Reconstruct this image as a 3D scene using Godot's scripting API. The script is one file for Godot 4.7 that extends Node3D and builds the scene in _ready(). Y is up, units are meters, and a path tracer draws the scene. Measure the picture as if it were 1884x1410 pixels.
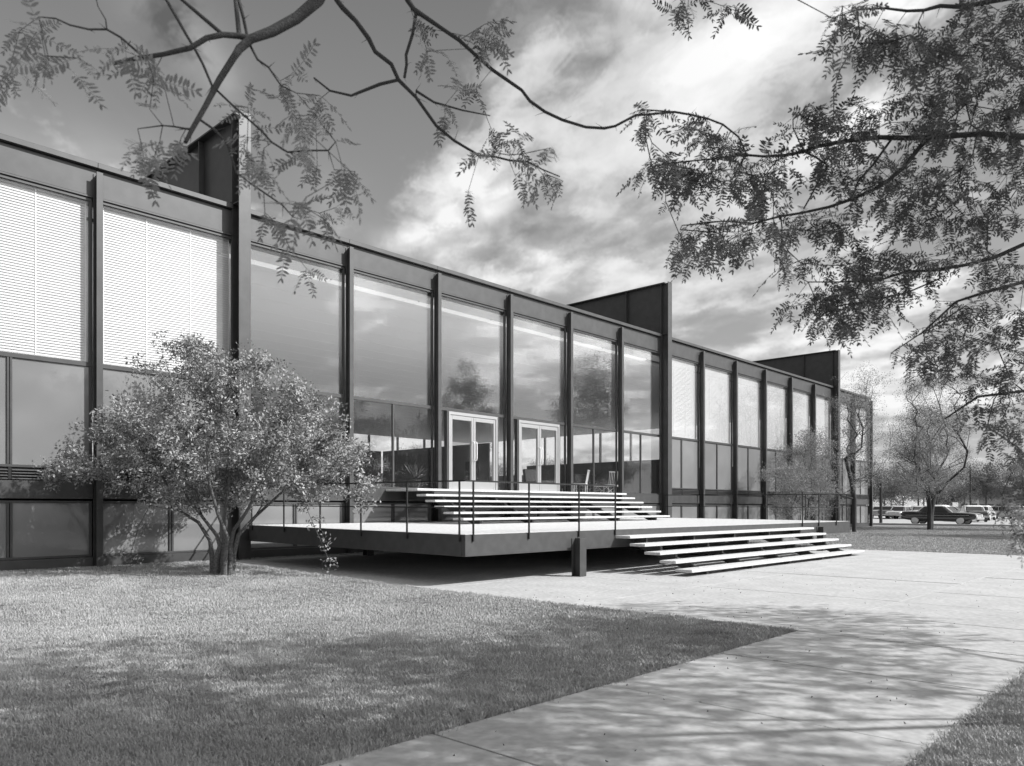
extends Node3D
# A long steel and glass hall with a floating entrance platform, seen from the lawn under a honey locust.
# x runs along the facade, z comes out of it towards the lawn, y is up; metres.

# ---------------------------------------------------------------- camera numbers (measured on the photograph)
const FOC := 1415.5
const PX := 942.0
const HOR := 934.3
const YAW := 0.8176
const CAM := Vector3(-8.693, 1.1967, 16.718)
const BAY := 3.048

var used := {}
var rng := RandomNumberGenerator.new()
var box_cache := {}
var M := {}

func at(u: float, v: float, d: float) -> Vector3:
	var t := (u - PX) / FOC
	return CAM + d * Vector3(sin(YAW) + t * cos(YAW), (HOR - v) / FOC, -cos(YAW) + t * sin(YAW))

func pix(p: Vector3) -> Vector3:   # u, v, depth
	var q := p - CAM
	var d := q.x * sin(YAW) - q.z * cos(YAW)
	if d < 0.05:
		return Vector3(-9999, -9999, d)
	return Vector3(PX + FOC * (q.x * cos(YAW) + q.z * sin(YAW)) / d, HOR - FOC * q.y / d, d)

# ---------------------------------------------------------------- mesh builder
class MB:
	var v := PackedVector3Array()
	var n := PackedVector3Array()
	var i := PackedInt32Array()
	func tri(a: Vector3, b: Vector3, c: Vector3, nn: Vector3) -> void:
		var k := v.size()
		v.append(a); v.append(b); v.append(c)
		for _j in 3: n.append(nn)
		if (b - a).cross(c - a).dot(nn) > 0.0:
			i.append(k); i.append(k + 2); i.append(k + 1)
		else:
			i.append(k); i.append(k + 1); i.append(k + 2)
	func quad(a: Vector3, b: Vector3, c: Vector3, d: Vector3, nn: Vector3) -> void:
		var k := v.size()
		v.append(a); v.append(b); v.append(c); v.append(d)
		for _j in 4: n.append(nn)
		if (b - a).cross(c - a).dot(nn) > 0.0:
			for q in [0, 2, 1, 0, 3, 2]: i.append(k + q)
		else:
			for q in [0, 1, 2, 0, 2, 3]: i.append(k + q)
	func quad_auto(a: Vector3, b: Vector3, c: Vector3, d: Vector3, out: Vector3) -> void:
		var nn := (c - a).cross(d - b).normalized()
		if nn.dot(out) < 0.0: nn = -nn
		quad(a, b, c, d, nn)
	func box(lo: Vector3, hi: Vector3) -> void:
		obox(Transform3D(Basis.IDENTITY, (lo + hi) * 0.5), hi - lo)
	func obox(t: Transform3D, s: Vector3) -> void:
		var h := s * 0.5
		for ax in 3:
			for sg in [-1.0, 1.0]:
				var e := Vector3.ZERO; e[ax] = sg
				var b1 := (ax + 1) % 3
				var b2 := (ax + 2) % 3
				var pts := []
				for q in [[-1, -1], [1, -1], [1, 1], [-1, 1]]:
					var p := Vector3.ZERO
					p[ax] = sg * h[ax]; p[b1] = q[0] * h[b1]; p[b2] = q[1] * h[b2]
					pts.append(t * p)
				quad(pts[0], pts[1], pts[2], pts[3], (t.basis * e).normalized())
	func bar(a: Vector3, b: Vector3, w: float, h: float) -> void:   # a square bar from a to b
		var z := (b - a)
		var l := z.length()
		if l < 1e-5: return
		z /= l
		var up := Vector3.UP if absf(z.y) < 0.95 else Vector3.RIGHT
		var x := up.cross(z).normalized()
		obox(Transform3D(Basis(x, z.cross(x), z), (a + b) * 0.5), Vector3(w, h, l))
	func bevel(t: Transform3D, s: Vector3, r: float) -> void:   # a box with chamfered edges
		var h := s * 0.5
		var f := func(sx, sy, sz, ax) -> Vector3:
			var p := Vector3(sx * (h.x - r), sy * (h.y - r), sz * (h.z - r))
			p[ax] += [sx, sy, sz][ax] * r
			return t * p
		for ax in 3:
			for sg in [-1.0, 1.0]:
				var c := []
				for q in [[-1, -1], [1, -1], [1, 1], [-1, 1]]:
					var s3 := [0.0, 0.0, 0.0]
					s3[ax] = sg; s3[(ax + 1) % 3] = q[0]; s3[(ax + 2) % 3] = q[1]
					c.append(f.call(s3[0], s3[1], s3[2], ax))
				var e := Vector3.ZERO; e[ax] = sg
				quad(c[0], c[1], c[2], c[3], (t.basis * e).normalized())
		for ax in 3:   # edges along ax
			for q in [[-1, -1], [1, -1], [1, 1], [-1, 1]]:
				var b1 := (ax + 1) % 3
				var b2 := (ax + 2) % 3
				var c := []
				for w in [[-1, b1], [1, b1], [1, b2], [-1, b2]]:
					var s3 := [0.0, 0.0, 0.0]
					s3[ax] = w[0]; s3[b1] = q[0]; s3[b2] = q[1]
					c.append(f.call(s3[0], s3[1], s3[2], w[1]))
				var e := Vector3.ZERO; e[b1] = q[0]; e[b2] = q[1]
				quad(c[0], c[1], c[2], c[3], (t.basis * e).normalized())
		for sx in [-1, 1]:
			for sy in [-1, 1]:
				for sz in [-1, 1]:
					tri(f.call(sx, sy, sz, 0), f.call(sx, sy, sz, 1), f.call(sx, sy, sz, 2), (t.basis * Vector3(sx, sy, sz)).normalized())
	func tube(path: PackedVector3Array, rad: PackedFloat32Array, sides: int, rough: float = 0.0) -> void:
		var m := path.size()
		if m < 2: return
		var k0 := v.size()
		var prev := Vector3.ZERO
		for j in m:
			var d := (path[mini(j + 1, m - 1)] - path[maxi(j - 1, 0)])
			if d.length() < 1e-6: d = Vector3.UP
			d = d.normalized()
			if j == 0:
				prev = (Vector3.UP if absf(d.y) < 0.9 else Vector3.RIGHT).cross(d).normalized()
			else:
				prev = (prev - d * prev.dot(d)).normalized()
			var y := d.cross(prev)
			for s in sides:
				var an := TAU * s / sides
				var o := prev * cos(an) + y * sin(an)
				var rr := rad[j] * (1.0 + rough * sin(an * 3.0 + j * 1.7) * 0.5 + rough * sin(j * 2.9 + s * 5.0) * 0.5)
				v.append(path[j] + o * rr); n.append(o)
		for j in m - 1:
			for s in sides:
				var a := k0 + j * sides + s
				var b := k0 + j * sides + (s + 1) % sides
				for q in [a, a + sides, b, b, a + sides, b + sides]: i.append(q)
		for en in 2:
			var j := 0 if en == 0 else m - 1
			var c := v.size()
			var d := (path[1] - path[0]) if en == 1 else (path[0] - path[1])
			if en == 1: d = path[m - 1] - path[m - 2]
			v.append(path[j]); n.append(d.normalized())
			for s in sides:
				v.append(v[k0 + j * sides + s]); n.append(d.normalized())
			for s in sides:
				var a := c + 1 + s
				var b := c + 1 + (s + 1) % sides
				if en == 0:
					for q in [c, a, b]: i.append(q)
				else:
					for q in [c, b, a]: i.append(q)
	func loft(rings: Array, closed: bool, smooth: bool = true) -> void:   # rings of equal length; outward from the axis
		var m := rings.size()
		var w: int = rings[0].size()
		var cen := []
		for r in rings:
			var c := Vector3.ZERO
			for p in r: c += p
			cen.append(c / w)
		if smooth:
			var k0 := v.size()
			for j in m:
				for s in w:
					var ta: Vector3 = rings[mini(j + 1, m - 1)][s] - rings[maxi(j - 1, 0)][s]
					var s0 := (s - 1 + w) % w if closed else maxi(s - 1, 0)
					var s1 := (s + 1) % w if closed else mini(s + 1, w - 1)
					var tb: Vector3 = rings[j][s1] - rings[j][s0]
					var nn := ta.cross(tb).normalized()
					if nn.dot(rings[j][s] - cen[j]) < 0: nn = -nn
					v.append(rings[j][s]); n.append(nn)
			for j in m - 1:
				for s in (w if closed else w - 1):
					var a := k0 + j * w + s
					var b := k0 + j * w + (s + 1) % w
					var c2 := a + w
					var d2 := b + w
					var fn := (v[b] - v[a]).cross(v[c2] - v[a])
					if fn.dot(n[a] + n[d2]) > 0.0:
						for q in [a, c2, b, b, c2, d2]: i.append(q)
					else:
						for q in [a, b, c2, b, d2, c2]: i.append(q)
		else:
			for j in m - 1:
				for s in (w if closed else w - 1):
					var t := (s + 1) % w
					var mid: Vector3 = (rings[j][s] + rings[j + 1][t]) * 0.5 - (cen[j] + cen[j + 1]) * 0.5
					quad_auto(rings[j][s], rings[j][t], rings[j + 1][t], rings[j + 1][s], mid)
	func cap(ring: Array, nn: Vector3) -> void:
		var c := Vector3.ZERO
		for p in ring: c += p
		c /= ring.size()
		for s in ring.size():
			tri(c, ring[s], ring[(s + 1) % ring.size()], nn)
	func mesh() -> ArrayMesh:
		var a := []
		a.resize(Mesh.ARRAY_MAX)
		a[Mesh.ARRAY_VERTEX] = v
		a[Mesh.ARRAY_NORMAL] = n
		a[Mesh.ARRAY_INDEX] = i
		var m := ArrayMesh.new()
		m.add_surface_from_arrays(Mesh.PRIMITIVE_TRIANGLES, a)
		return m

# ---------------------------------------------------------------- naming, parenting
func numbered(called: String) -> String:
	if not used.has(called):
		used[called] = 0
		return called
	used[called] += 1
	return "%s_%03d" % [called, used[called]]

func tag(o: Node, label: String, category: String, group: String = "", kind: String = "") -> Node:
	if label: o.set_meta("label", label)
	if category: o.set_meta("category", category)
	if group: o.set_meta("group", group)
	if kind: o.set_meta("kind", kind)
	return o

func thing(called: String, label: String, category: String, where := Vector3.ZERO, turn := 0.0, group := "") -> Node3D:
	var o := Node3D.new()
	o.name = numbered(called)
	add_child(o)
	o.position = where
	o.rotation.y = turn
	tag(o, label, category, group)
	return o

func part(called: String, mesh: Mesh, m: Material, parent: Node, pos := Vector3.ZERO) -> MeshInstance3D:
	var o := MeshInstance3D.new()
	o.mesh = mesh
	o.material_override = m
	o.name = numbered(called) if parent == self else called
	parent.add_child(o, true)
	o.position = pos
	return o

func structure(called: String, mesh: Mesh, m: Material) -> MeshInstance3D:
	var o := part(called, mesh, m, self)
	o.set_meta("kind", "structure")
	return o

func bbox(s: Vector3, r := 0.006) -> ArrayMesh:   # cached chamfered box
	var key := [s.snapped(Vector3.ONE * 0.0005), r]
	if not box_cache.has(key):
		var b := MB.new()
		b.bevel(Transform3D.IDENTITY, s, minf(r, minf(s.x, minf(s.y, s.z)) * 0.45))
		box_cache[key] = b.mesh()
	return box_cache[key]

func bpart(called: String, lo: Vector3, hi: Vector3, m: Material, parent: Node, r := 0.006) -> MeshInstance3D:
	return part(called, bbox(hi - lo, r), m, parent, (lo + hi) * 0.5)

func copy(o: Node3D, label := "") -> Node3D:
	var c: Node3D = o.duplicate()
	c.name = numbered(String(o.name).trim_suffix("_000"))
	add_child(c)
	if label: c.set_meta("label", label)
	return c

# ---------------------------------------------------------------- materials: greys only, as the photograph is black and white
func g(l: float) -> Color:
	return Color(l, l, l).linear_to_srgb()

func noise_tex(seed_: int, freq: float, lo: float, hi: float, size := 512, octaves := 5, normal := false, strength := 4.0, warp := false) -> NoiseTexture2D:
	var n := FastNoiseLite.new()
	n.seed = seed_
	n.frequency = freq
	n.fractal_octaves = octaves
	n.noise_type = FastNoiseLite.TYPE_SIMPLEX_SMOOTH
	if warp:
		n.domain_warp_enabled = true
		n.domain_warp_amplitude = 40.0
		n.domain_warp_frequency = freq
	var t := NoiseTexture2D.new()
	t.width = size; t.height = size
	t.seamless = true
	t.noise = n
	if normal:
		t.as_normal_map = true
		t.bump_strength = strength
	else:
		var gr := Gradient.new()
		gr.offsets = PackedFloat32Array([0.2, 0.8])
		gr.colors = PackedColorArray([g(lo), g(hi)])
		t.color_ramp = gr
	return t

func mat(called: String, l: float, rough: float, tex: Texture2D = null, scale := 1.0, nrm: Texture2D = null, nscale := 0.3) -> StandardMaterial3D:
	var m := StandardMaterial3D.new()
	m.resource_name = called
	m.albedo_color = g(l)
	m.roughness = rough
	if tex or nrm:
		m.uv1_triplanar = true
		m.uv1_world_triplanar = true
		m.uv1_scale = Vector3.ONE * scale
	if tex: m.albedo_texture = tex
	if nrm:
		m.normal_enabled = true
		m.normal_texture = nrm
		m.normal_scale = nscale
	M[called] = m
	return m

func make_materials() -> void:
	var blot := noise_tex(3, 0.008, 0.87, 1.0, 512, 6)
	var fine := noise_tex(7, 0.05, 0.7, 1.0, 512, 4)
	var streak := noise_tex(11, 0.012, 0.78, 1.0, 512, 5, false, 4.0, true)
	var bump := noise_tex(5, 0.06, 0, 1, 512, 4, true, 6.0)
	var st := mat("steel", 0.06, 0.42, streak, 0.35)
	st.metallic_specular = 0.5
	mat("steel_plain", 0.085, 0.45)
	mat("platform_steel", 0.058, 0.5, streak, 0.6)
	var al := mat("aluminium", 0.55, 0.32)
	al.metallic = 0.75
	mat("travertine", 0.6, 0.55, noise_tex(21, 0.02, 0.74, 1.0, 512, 6, false, 4.0, true), 0.9, bump, 0.25)
	mat("concrete", 0.46, 0.85, blot, 0.22, bump, 0.1)
	(M["concrete"] as StandardMaterial3D).detail_enabled = true
	(M["concrete"] as StandardMaterial3D).detail_albedo = noise_tex(91, 0.09, 0.8, 1.0, 512, 3)
	(M["concrete"] as StandardMaterial3D).detail_blend_mode = BaseMaterial3D.BLEND_MODE_MUL
	mat("asphalt", 0.36, 0.9, blot, 0.05)
	mat("soil", 0.13, 1.0, blot, 0.5, bump, 0.8)
	mat("far_lawn", 0.19, 1.0, blot, 0.08)
	mat("bark", 0.17, 0.9, noise_tex(44, 0.02, 0.4, 1.0, 512, 5), 2.2, bump, 1.2)
	mat("dark_bark", 0.05, 0.9, fine, 3.0, bump, 1.0)
	mat("blind", 0.5, 0.45)
	mat("ceiling", 0.78, 0.9)
	mat("floor", 0.55, 0.4)
	mat("oak", 0.085, 0.5, streak, 1.2)
	mat("black", 0.012, 0.4)
	mat("white", 0.7, 0.5)
	mat("rubber", 0.02, 0.8)
	var fr := mat("frosted", 0.24, 0.06, noise_tex(31, 0.006, 0.88, 1.0, 512, 3), 0.15)
	fr.metallic_specular = 0.6
	fr.backlight_enabled = true
	fr.backlight = Color(0.6, 0.6, 0.6)
	var gl := StandardMaterial3D.new()
	gl.resource_name = "clear_glass"
	gl.transparency = BaseMaterial3D.TRANSPARENCY_ALPHA
	gl.albedo_color = Color(0.5, 0.5, 0.5, 0.02)
	gl.roughness = 0.0
	gl.metallic_specular = 0.5
	M["glass"] = gl
	for a in [["shrub_leaf", 0.31, 0.5], ["locust_leaf", 0.15, 0.5], ["tree_leaf", 0.27, 0.8], ["dark_leaf", 0.12, 0.7]]:
		var m := mat(a[0], a[1], 0.6)
		m.backlight_enabled = true
		m.backlight = Color(a[2], a[2], a[2])
		m.vertex_color_use_as_albedo = true
		m.metallic_specular = 0.45
	var gm := mat("grass", 1.0, 0.6)
	gm.vertex_color_use_as_albedo = true
	gm.backlight_enabled = true
	gm.backlight = Color(0.35, 0.35, 0.35)
	var lamp := mat("lamp", 0.8, 0.5)
	lamp.emission_enabled = true
	lamp.emission = Color(1, 1, 1)
	lamp.emission_energy_multiplier = 0.3
	M["lamp"] = lamp

# ---------------------------------------------------------------- the hall
func i_beam(w: float, d: float, h: float, tf: float, tw: float, zf: float) -> ArrayMesh:   # upright I section, front flange face at z = zf
	var b := MB.new()
	b.bevel(Transform3D(Basis.IDENTITY, Vector3(0, h / 2, zf - tf / 2)), Vector3(w, h, tf), 0.003)
	b.box(Vector3(-tw / 2, 0.002, zf - d + tf), Vector3(tw / 2, h - 0.002, zf - tf))
	b.bevel(Transform3D(Basis.IDENTITY, Vector3(0, h / 2, zf - d + tf / 2)), Vector3(w, h, tf), 0.003)
	return b.mesh()

func frame_mesh(bars: Array) -> ArrayMesh:
	var b := MB.new()
	for q in bars:
		b.bevel(Transform3D(Basis.IDENTITY, (q[0] + q[1]) * 0.5), q[1] - q[0], 0.004)
	return b.mesh()

func build_hall() -> void:
	var hall := thing("steel_hall", "long black steel and glass hall with tall roof girders standing above its flat roof", "building")
	var st: Material = M["steel"]
	var glass: Material = M["glass"]
	var mull := i_beam(0.125, 0.19, 7.98, 0.014, 0.012, 0.0)
	var colm := i_beam(0.294, 0.36, 10.29, 0.025, 0.018, 0.16)
	for i in range(-8, 15):
		var x := i * BAY
		if i % 6 == 0:
			part("column", colm, st, hall, Vector3(x, 0, 0))
			var gd := MB.new()
			gd.box(Vector3(x - 0.012, 8.28, -36.38), Vector3(x + 0.012, 10.245, -0.203))
			gd.bevel(Transform3D(Basis.IDENTITY, Vector3(x, 10.267, -18.2)), Vector3(0.36, 0.045, 36.4), 0.005)
			gd.bevel(Transform3D(Basis.IDENTITY, Vector3(x, 8.255, -18.29)), Vector3(0.36, 0.045, 36.17), 0.005)
			var girder := part("roof_girder", gd.mesh(), st, hall)
			for k in range(0, 12):
				bpart("stiffener", Vector3(x - 0.15, 8.28, -1.9 - k * BAY), Vector3(x - 0.014, 10.243, -1.87 - k * BAY), st, girder, 0.003)
			bpart("cap_plate", Vector3(x - 0.14, 8.2, -0.172), Vector3(x - 0.012, 8.225, 0.13), st, hall, 0.003)
		else:
			part("mullion", mull, st, hall, Vector3(x, 0, 0))
	# windows bay by bay; meshes made once at the bay's left edge and shared
	var zf := -0.205
	var zb := -0.275
	var l := 0.075
	var r := BAY - 0.075
	var mid := BAY / 2
	var up := frame_mesh([
		[Vector3(l, 7.42, zb), Vector3(r, 7.475, zf)], [Vector3(l, 4.055, zb - .004), Vector3(r, 4.145, zf + .004)],
		[Vector3(l, 4.145, zb), Vector3(l + .055, 7.42, zf)], [Vector3(r - .055, 4.145, zb), Vector3(r, 7.42, zf)]])
	var head := frame_mesh([[Vector3(l, 7.485, zb), Vector3(r, 7.525, zf + .03)]])
	var low_closed := frame_mesh([
		[Vector3(l, 1.97, zb), Vector3(r, 2.02, zf)], [Vector3(l, 2.02, zb), Vector3(l + .055, 4.055, zf)], [Vector3(r - .055, 2.02, zb), Vector3(r, 4.055, zf)],
		[Vector3(mid - .045, 2.02, zb), Vector3(mid - .006, 4.055, zf)], [Vector3(mid + .006, 2.02, zb), Vector3(mid + .045, 4.055, zf)]])
	var low_open := frame_mesh([
		[Vector3(l, 1.72, zb), Vector3(r, 1.76, zf)], [Vector3(l, 1.76, zb), Vector3(l + .045, 4.055, zf)], [Vector3(r - .045, 1.76, zb), Vector3(r, 4.055, zf)],
		[Vector3(mid - .028, 1.76, zb), Vector3(mid + .028, 4.055, zf)]])
	var cellar := frame_mesh([
		[Vector3(l, 0.2, zb), Vector3(r, 0.245, zf)], [Vector3(l, 1.285, zb), Vector3(r, 1.335, zf)], [Vector3(l, .245, zb), Vector3(l + .055, 1.285, zf)], [Vector3(r - .055, .245, zb), Vector3(r, 1.285, zf)],
		[Vector3(mid - .05, .245, zb), Vector3(mid - .006, 1.285, zf)], [Vector3(mid + .006, .245, zb), Vector3(mid + .05, 1.285, zf)]])
	var zg := -0.236
	for b in range(-8, 14):
		var x := b * BAY
		var o := Vector3(x, 0, 0)
		var entrance := b >= 0 and b < 6
		bpart("fascia_panel", o + Vector3(0.003, 7.53, -0.28), o + Vector3(BAY - .003, 8.078, -0.193), st, hall, 0.004)
		bpart("roof_edge", o + Vector3(0.001 if b % 6 != 0 else .152, 8.095, -0.32), o + Vector3(BAY - (.001 if (b + 1) % 6 != 0 else .152), 8.205, -0.1), st, hall, 0.006)
		part("head_bar", head, st, hall, o)
		var w := part("window", up, st, hall, o)
		bpart("pane", Vector3(l + .05, 4.14, zg - .01), Vector3(r - .05, 7.425, zg), glass, w, 0.001)
		if entrance:
			bpart("added_reflection_pane", Vector3(l + .05, 4.14, zg - .034), Vector3(r - .05, 7.425, zg - .024), glass, w, 0.001)  # extra sheet added only to strengthen the mirrored sky; the real glazing is single
			if b == 2 or b == 3:
				door(hall, o)
			else:
				var lw := part("window", low_open, st, hall, o)
				bpart("pane", Vector3(l + .04, 1.755, zg - .01), Vector3(mid - .025, 4.06, zg), glass, lw, 0.001)
				bpart("pane", Vector3(mid + .025, 1.755, zg - .01), Vector3(r - .04, 4.06, zg), glass, lw, 0.001)
		else:
			var lw := part("window", low_closed, st, hall, o)
			bpart("pane", Vector3(l + .05, 2.015, zg - .01), Vector3(mid - .04, 4.06, zg), M["frosted"], lw, 0.001)
			bpart("pane", Vector3(mid + .04, 2.015, zg - .01), Vector3(r - .05, 4.06, zg), M["frosted"], lw, 0.001)
			var lv := part("louvre", frame_mesh([[Vector3(l, 1.735, -.3), Vector3(r, 1.965, -.262)], [Vector3(mid - .03, 1.735, -.26), Vector3(mid + .03, 1.965, -.19)]]), M["black"], hall, o)
			for k in 4:
				for hv in 2:
					var s := bpart("slat", Vector3(l if hv == 0 else mid + .031, -0.011, -.035), Vector3(mid - .031 if hv == 0 else r, .011, .035), st, lv, 0.003)
					s.position += Vector3(0, 1.755 + k * 0.055, -0.215)
					s.rotation.x = 0.35
		bpart("spandrel", o + Vector3(l, 1.37, -.26), o + Vector3(r, 1.715, -.16), st, hall, 0.004)
		var cw := part("basement_window", cellar, st, hall, o)
		bpart("pane", Vector3(l + .05, .24, zg - .01), Vector3(mid - .045, 1.29, zg), M["frosted"], cw, 0.001)
		bpart("pane", Vector3(mid + .045, .24, zg - .01), Vector3(r - .05, 1.29, zg), M["frosted"], cw, 0.001)
		bpart("base_plate", o + Vector3(l, -0.1, -.3), o + Vector3(r, .195, -.15), st, hall, 0.004)
		# the far long side
		bpart("spandrel", o + Vector3(0.06, -0.1, -36.6), o + Vector3(BAY - .06, 1.75, -36.5), st, hall)
		bpart("fascia_panel", o + Vector3(0.003, 7.42, -36.6), o + Vector3(BAY - .003, 8.2, -36.45), st, hall)
		bpart("mullion", o + Vector3(-.06, 0, -36.7), o + Vector3(.06, 7.98, -36.48), st, hall)
		bpart("transom", o + Vector3(.061, 4.05, -36.58), o + Vector3(BAY - .061, 4.13, -36.51), st, hall)
		bpart("glazing_bar", o + Vector3(mid - .03, 1.751, -36.58), o + Vector3(mid + .03, 4.049, -36.51), st, hall)
		bpart("pane", o + Vector3(.061, 1.751, -36.55), o + Vector3(BAY - .061, 4.049, -36.54), M["frosted"], hall, 0.001)
		bpart("pane", o + Vector3(.061, 4.131, -36.55), o + Vector3(BAY - .061, 7.419, -36.54), glass, hall, 0.001)
	var x0 := -8 * BAY
	var x1 := 14 * BAY
	for x in [x0, x1]:
		var s := -1.0 if x < 0 else 1.0
		for k in 12:
			var z := -0.33 - k * 3.015
			bpart("mullion", Vector3(x + s * .02 - .1, 0, z - 3.015 - .06), Vector3(x + s * .02 + .1, 7.98, z - 3.015 + .06), st, hall)
			bpart("fascia_panel", Vector3(x - .05, 7.42, z - 3.01), Vector3(x + .05, 8.2, z - .005), st, hall)
			bpart("transom", Vector3(x - .04, 4.05, z - 2.95), Vector3(x + .04, 4.13, z - .065), st, hall)
			bpart("spandrel", Vector3(x - .05, -.1, z - 2.95), Vector3(x + .05, 1.75, z - .065), st, hall)
			bpart("pane", Vector3(x - .006, 1.751, z - 2.95), Vector3(x + .006, 4.049, z - .065), M["frosted"], hall, 0.001)
			bpart("pane", Vector3(x - .006, 4.131, z - 2.95), Vector3(x + .006, 7.419, z - .065), glass, hall, 0.001)
	bpart("roof", Vector3(x0 + .06, 7.6, -36.44), Vector3(x1 - .06, 8.16, -.33), M["steel_plain"], hall)
	bpart("floor", Vector3(x0 + .06, 1.45, -36.48), Vector3(x1 - .06, 1.705, -.3), M["floor"], hall)
	bpart("ground_slab", Vector3(x0 + .06, -.2, -36.48), Vector3(x1 - .06, -.05, -.31), M["concrete"], hall)
	for k in 29:
		var z := -0.36 - k * 1.24
		if k == 0:
			bpart("ceiling_panel", Vector3(x0 + .1, 7.32, z - .55), Vector3(x1 - .1, 7.36, z), M["ceiling"], hall, 0.004)
			bpart("ceiling_panel", Vector3(x0 + .1, 7.32, z - 1.22), Vector3(x1 - .1, 7.36, z - .87), M["ceiling"], hall, 0.004)
		else:
			bpart("ceiling_panel", Vector3(x0 + .1, 7.32, z - 1.22), Vector3(x1 - .1, 7.36, z), M["ceiling"], hall, 0.004)
	# lit tubes in the ceiling trough just behind the glass of the entrance bays
	for b in range(0, 6):
		var lt := thing("ceiling_light", "long lit tube light in the ceiling behind the tall clear windows", "light", Vector3((b + .5) * BAY, 7.31, -1.07), 0, "tube lights along the glass")
		bpart("tube", Vector3(-1.5, -.02, -.13), Vector3(1.5, .02, .13), M["lamp"], lt, 0.01)
		bpart("housing", Vector3(-1.51, .021, -.14), Vector3(1.51, .06, .14), M["steel_plain"], lt)
		var al := AreaLight3D.new()
		al.area_size = Vector2(3.0, 0.16)
		al.light_energy = 0.25
		al.shadow_enabled = true
		al.area_range = 40.0
		al.rotation.x = -PI / 2
		al.position = Vector3(0, -.03, 0)
		lt.add_child(al)

func door(hall: Node3D, o: Vector3) -> void:
	var al: Material = M["aluminium"]
	var c := BAY / 2 - 0.03
	var a := c - 1.03
	var e := c + 1.03
	var zf := -0.13
	var zb := -0.25
	# dark steel posts and clear sidelights between the door and the mullions
	for q in [[.08, a - .004, .125, a - .055, true], [e + .004, BAY - .08, e + .055, BAY - .125, false]]:
		var w0: float = q[0]
		var w1: float = q[1]
		var side := part("sidelight", frame_mesh([[Vector3(w0, 1.71, -.28 if not q[4] else -.27), Vector3(w0 + .055, 4.055, -.15 if not q[4] else -.2)], [Vector3(w1 - .055, 1.71, -.28 if q[4] else -.27), Vector3(w1, 4.055, -.15 if q[4] else -.2)], [Vector3(w0 + .05, 1.71, -.26), Vector3(w1 - .05, 1.75, -.21)]]), M["steel"], hall, o)
		bpart("pane", Vector3(q[2], 1.745, -.245), Vector3(q[3], 4.06, -.235), M["glass"], side, 0.001)
	var d := part("door_frame", frame_mesh([[Vector3(a, 1.71, zb), Vector3(a + .07, 3.95, zf)], [Vector3(e - .07, 1.71, zb), Vector3(e, 3.95, zf)], [Vector3(a, 3.95, zb), Vector3(e, 4.04, zf)]]), al, hall, o)
	d.set_meta("label", "bright metal frame of the glass double doors")
	for s in 2:
		var lo := a + .075 if s == 0 else c + .004
		var hi := c - .004 if s == 0 else e - .075
		var y1 := 3.94
		var leaf := part("door", frame_mesh([[Vector3(lo, 1.72, zb + .02), Vector3(lo + .085, y1, zf - .02)], [Vector3(hi - .085, 1.72, zb + .02), Vector3(hi, y1, zf - .02)],
			[Vector3(lo + .085, y1 - .12, zb + .02), Vector3(hi - .085, y1, zf - .02)], [Vector3(lo + .085, 1.72, zb + .02), Vector3(hi - .085, 2.0, zf - .02)]]), al, hall, o)
		bpart("pane", Vector3(lo + .08, 1.99, -.196), Vector3(hi - .08, y1 - .115, -.186), M["glass"], leaf, 0.001)
		var hb := MB.new()
		var hx := hi - .045 if s == 0 else lo + .045
		hb.tube(PackedVector3Array([Vector3(hx, 2.62, -.148), Vector3(hx, 2.64, -.07), Vector3(hx, 2.7, -.055), Vector3(hx, 3.12, -.055), Vector3(hx, 3.18, -.07), Vector3(hx, 3.2, -.148)]), PackedFloat32Array([.017, .017, .017, .017, .017, .017]), 10)
		part("handle", hb.mesh(), M["white"], leaf)

func build_blinds() -> void:
	# one slat: a shallow curved strip, nearly closed
	var s := MB.new()
	var prof := []
	for k in 5:
		var t := -1.0 + k * 0.5
		prof.append(Vector2(t * 0.029, 0.005 * (1.0 - t * t)))
	var hw := BAY / 2 - 0.15
	for k in 4:
		var p: Vector2 = prof[k]
		var q: Vector2 = prof[k + 1]
		for sg in [1.0, -1.0]:
			var off: float = 0.0006 * sg
			s.quad_auto(Vector3(-hw, p.x, p.y + off), Vector3(hw, p.x, p.y + off), Vector3(hw, q.x, q.y + off), Vector3(-hw, q.x, q.y + off), Vector3(0, 0, sg))
	var slat := s.mesh()
	var proto: Node3D = null
	var r := RandomNumberGenerator.new()
	r.seed = 5
	for b in [-3, -2, -1, 6, 7, 8, 9, 10, 11, 12, 13]:
		var bl := thing("venetian_blind", "closed white venetian blind hanging behind an upper window of the hall", "blind", Vector3((b + .5) * BAY, 4.12, -0.315), 0, "venetian blinds in the upper windows")
		bpart("head_rail", Vector3(-hw, 3.27, -.02), Vector3(hw, 3.31, .02), M["blind"], bl, 0.003)
		bpart("bottom_rail", Vector3(-hw, 0.03, -.012), Vector3(hw, 0.05, .012), M["blind"], bl, 0.003)
		for k in 60:
			var o := part("slat", slat, M["blind"], bl, Vector3(0, 0.08 + k * 0.0535, 0))
			o.rotation.x = -0.38 + r.randf_range(-0.02, 0.02)
		for t in [-1.0, -0.36, 0.34, 1.0]:
			bpart("tape", Vector3(t * (hw - .02) - .012, .05, .0155), Vector3(t * (hw - .02) + .012, 3.27, .017), M["white"], bl, 0.0005)

# ---------------------------------------------------------------- platform, stairs, railing
func deck_y(z: float) -> float:   # the deck falls a little towards the front
	return 0.75 + (7.46 - z) * 0.007

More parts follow.
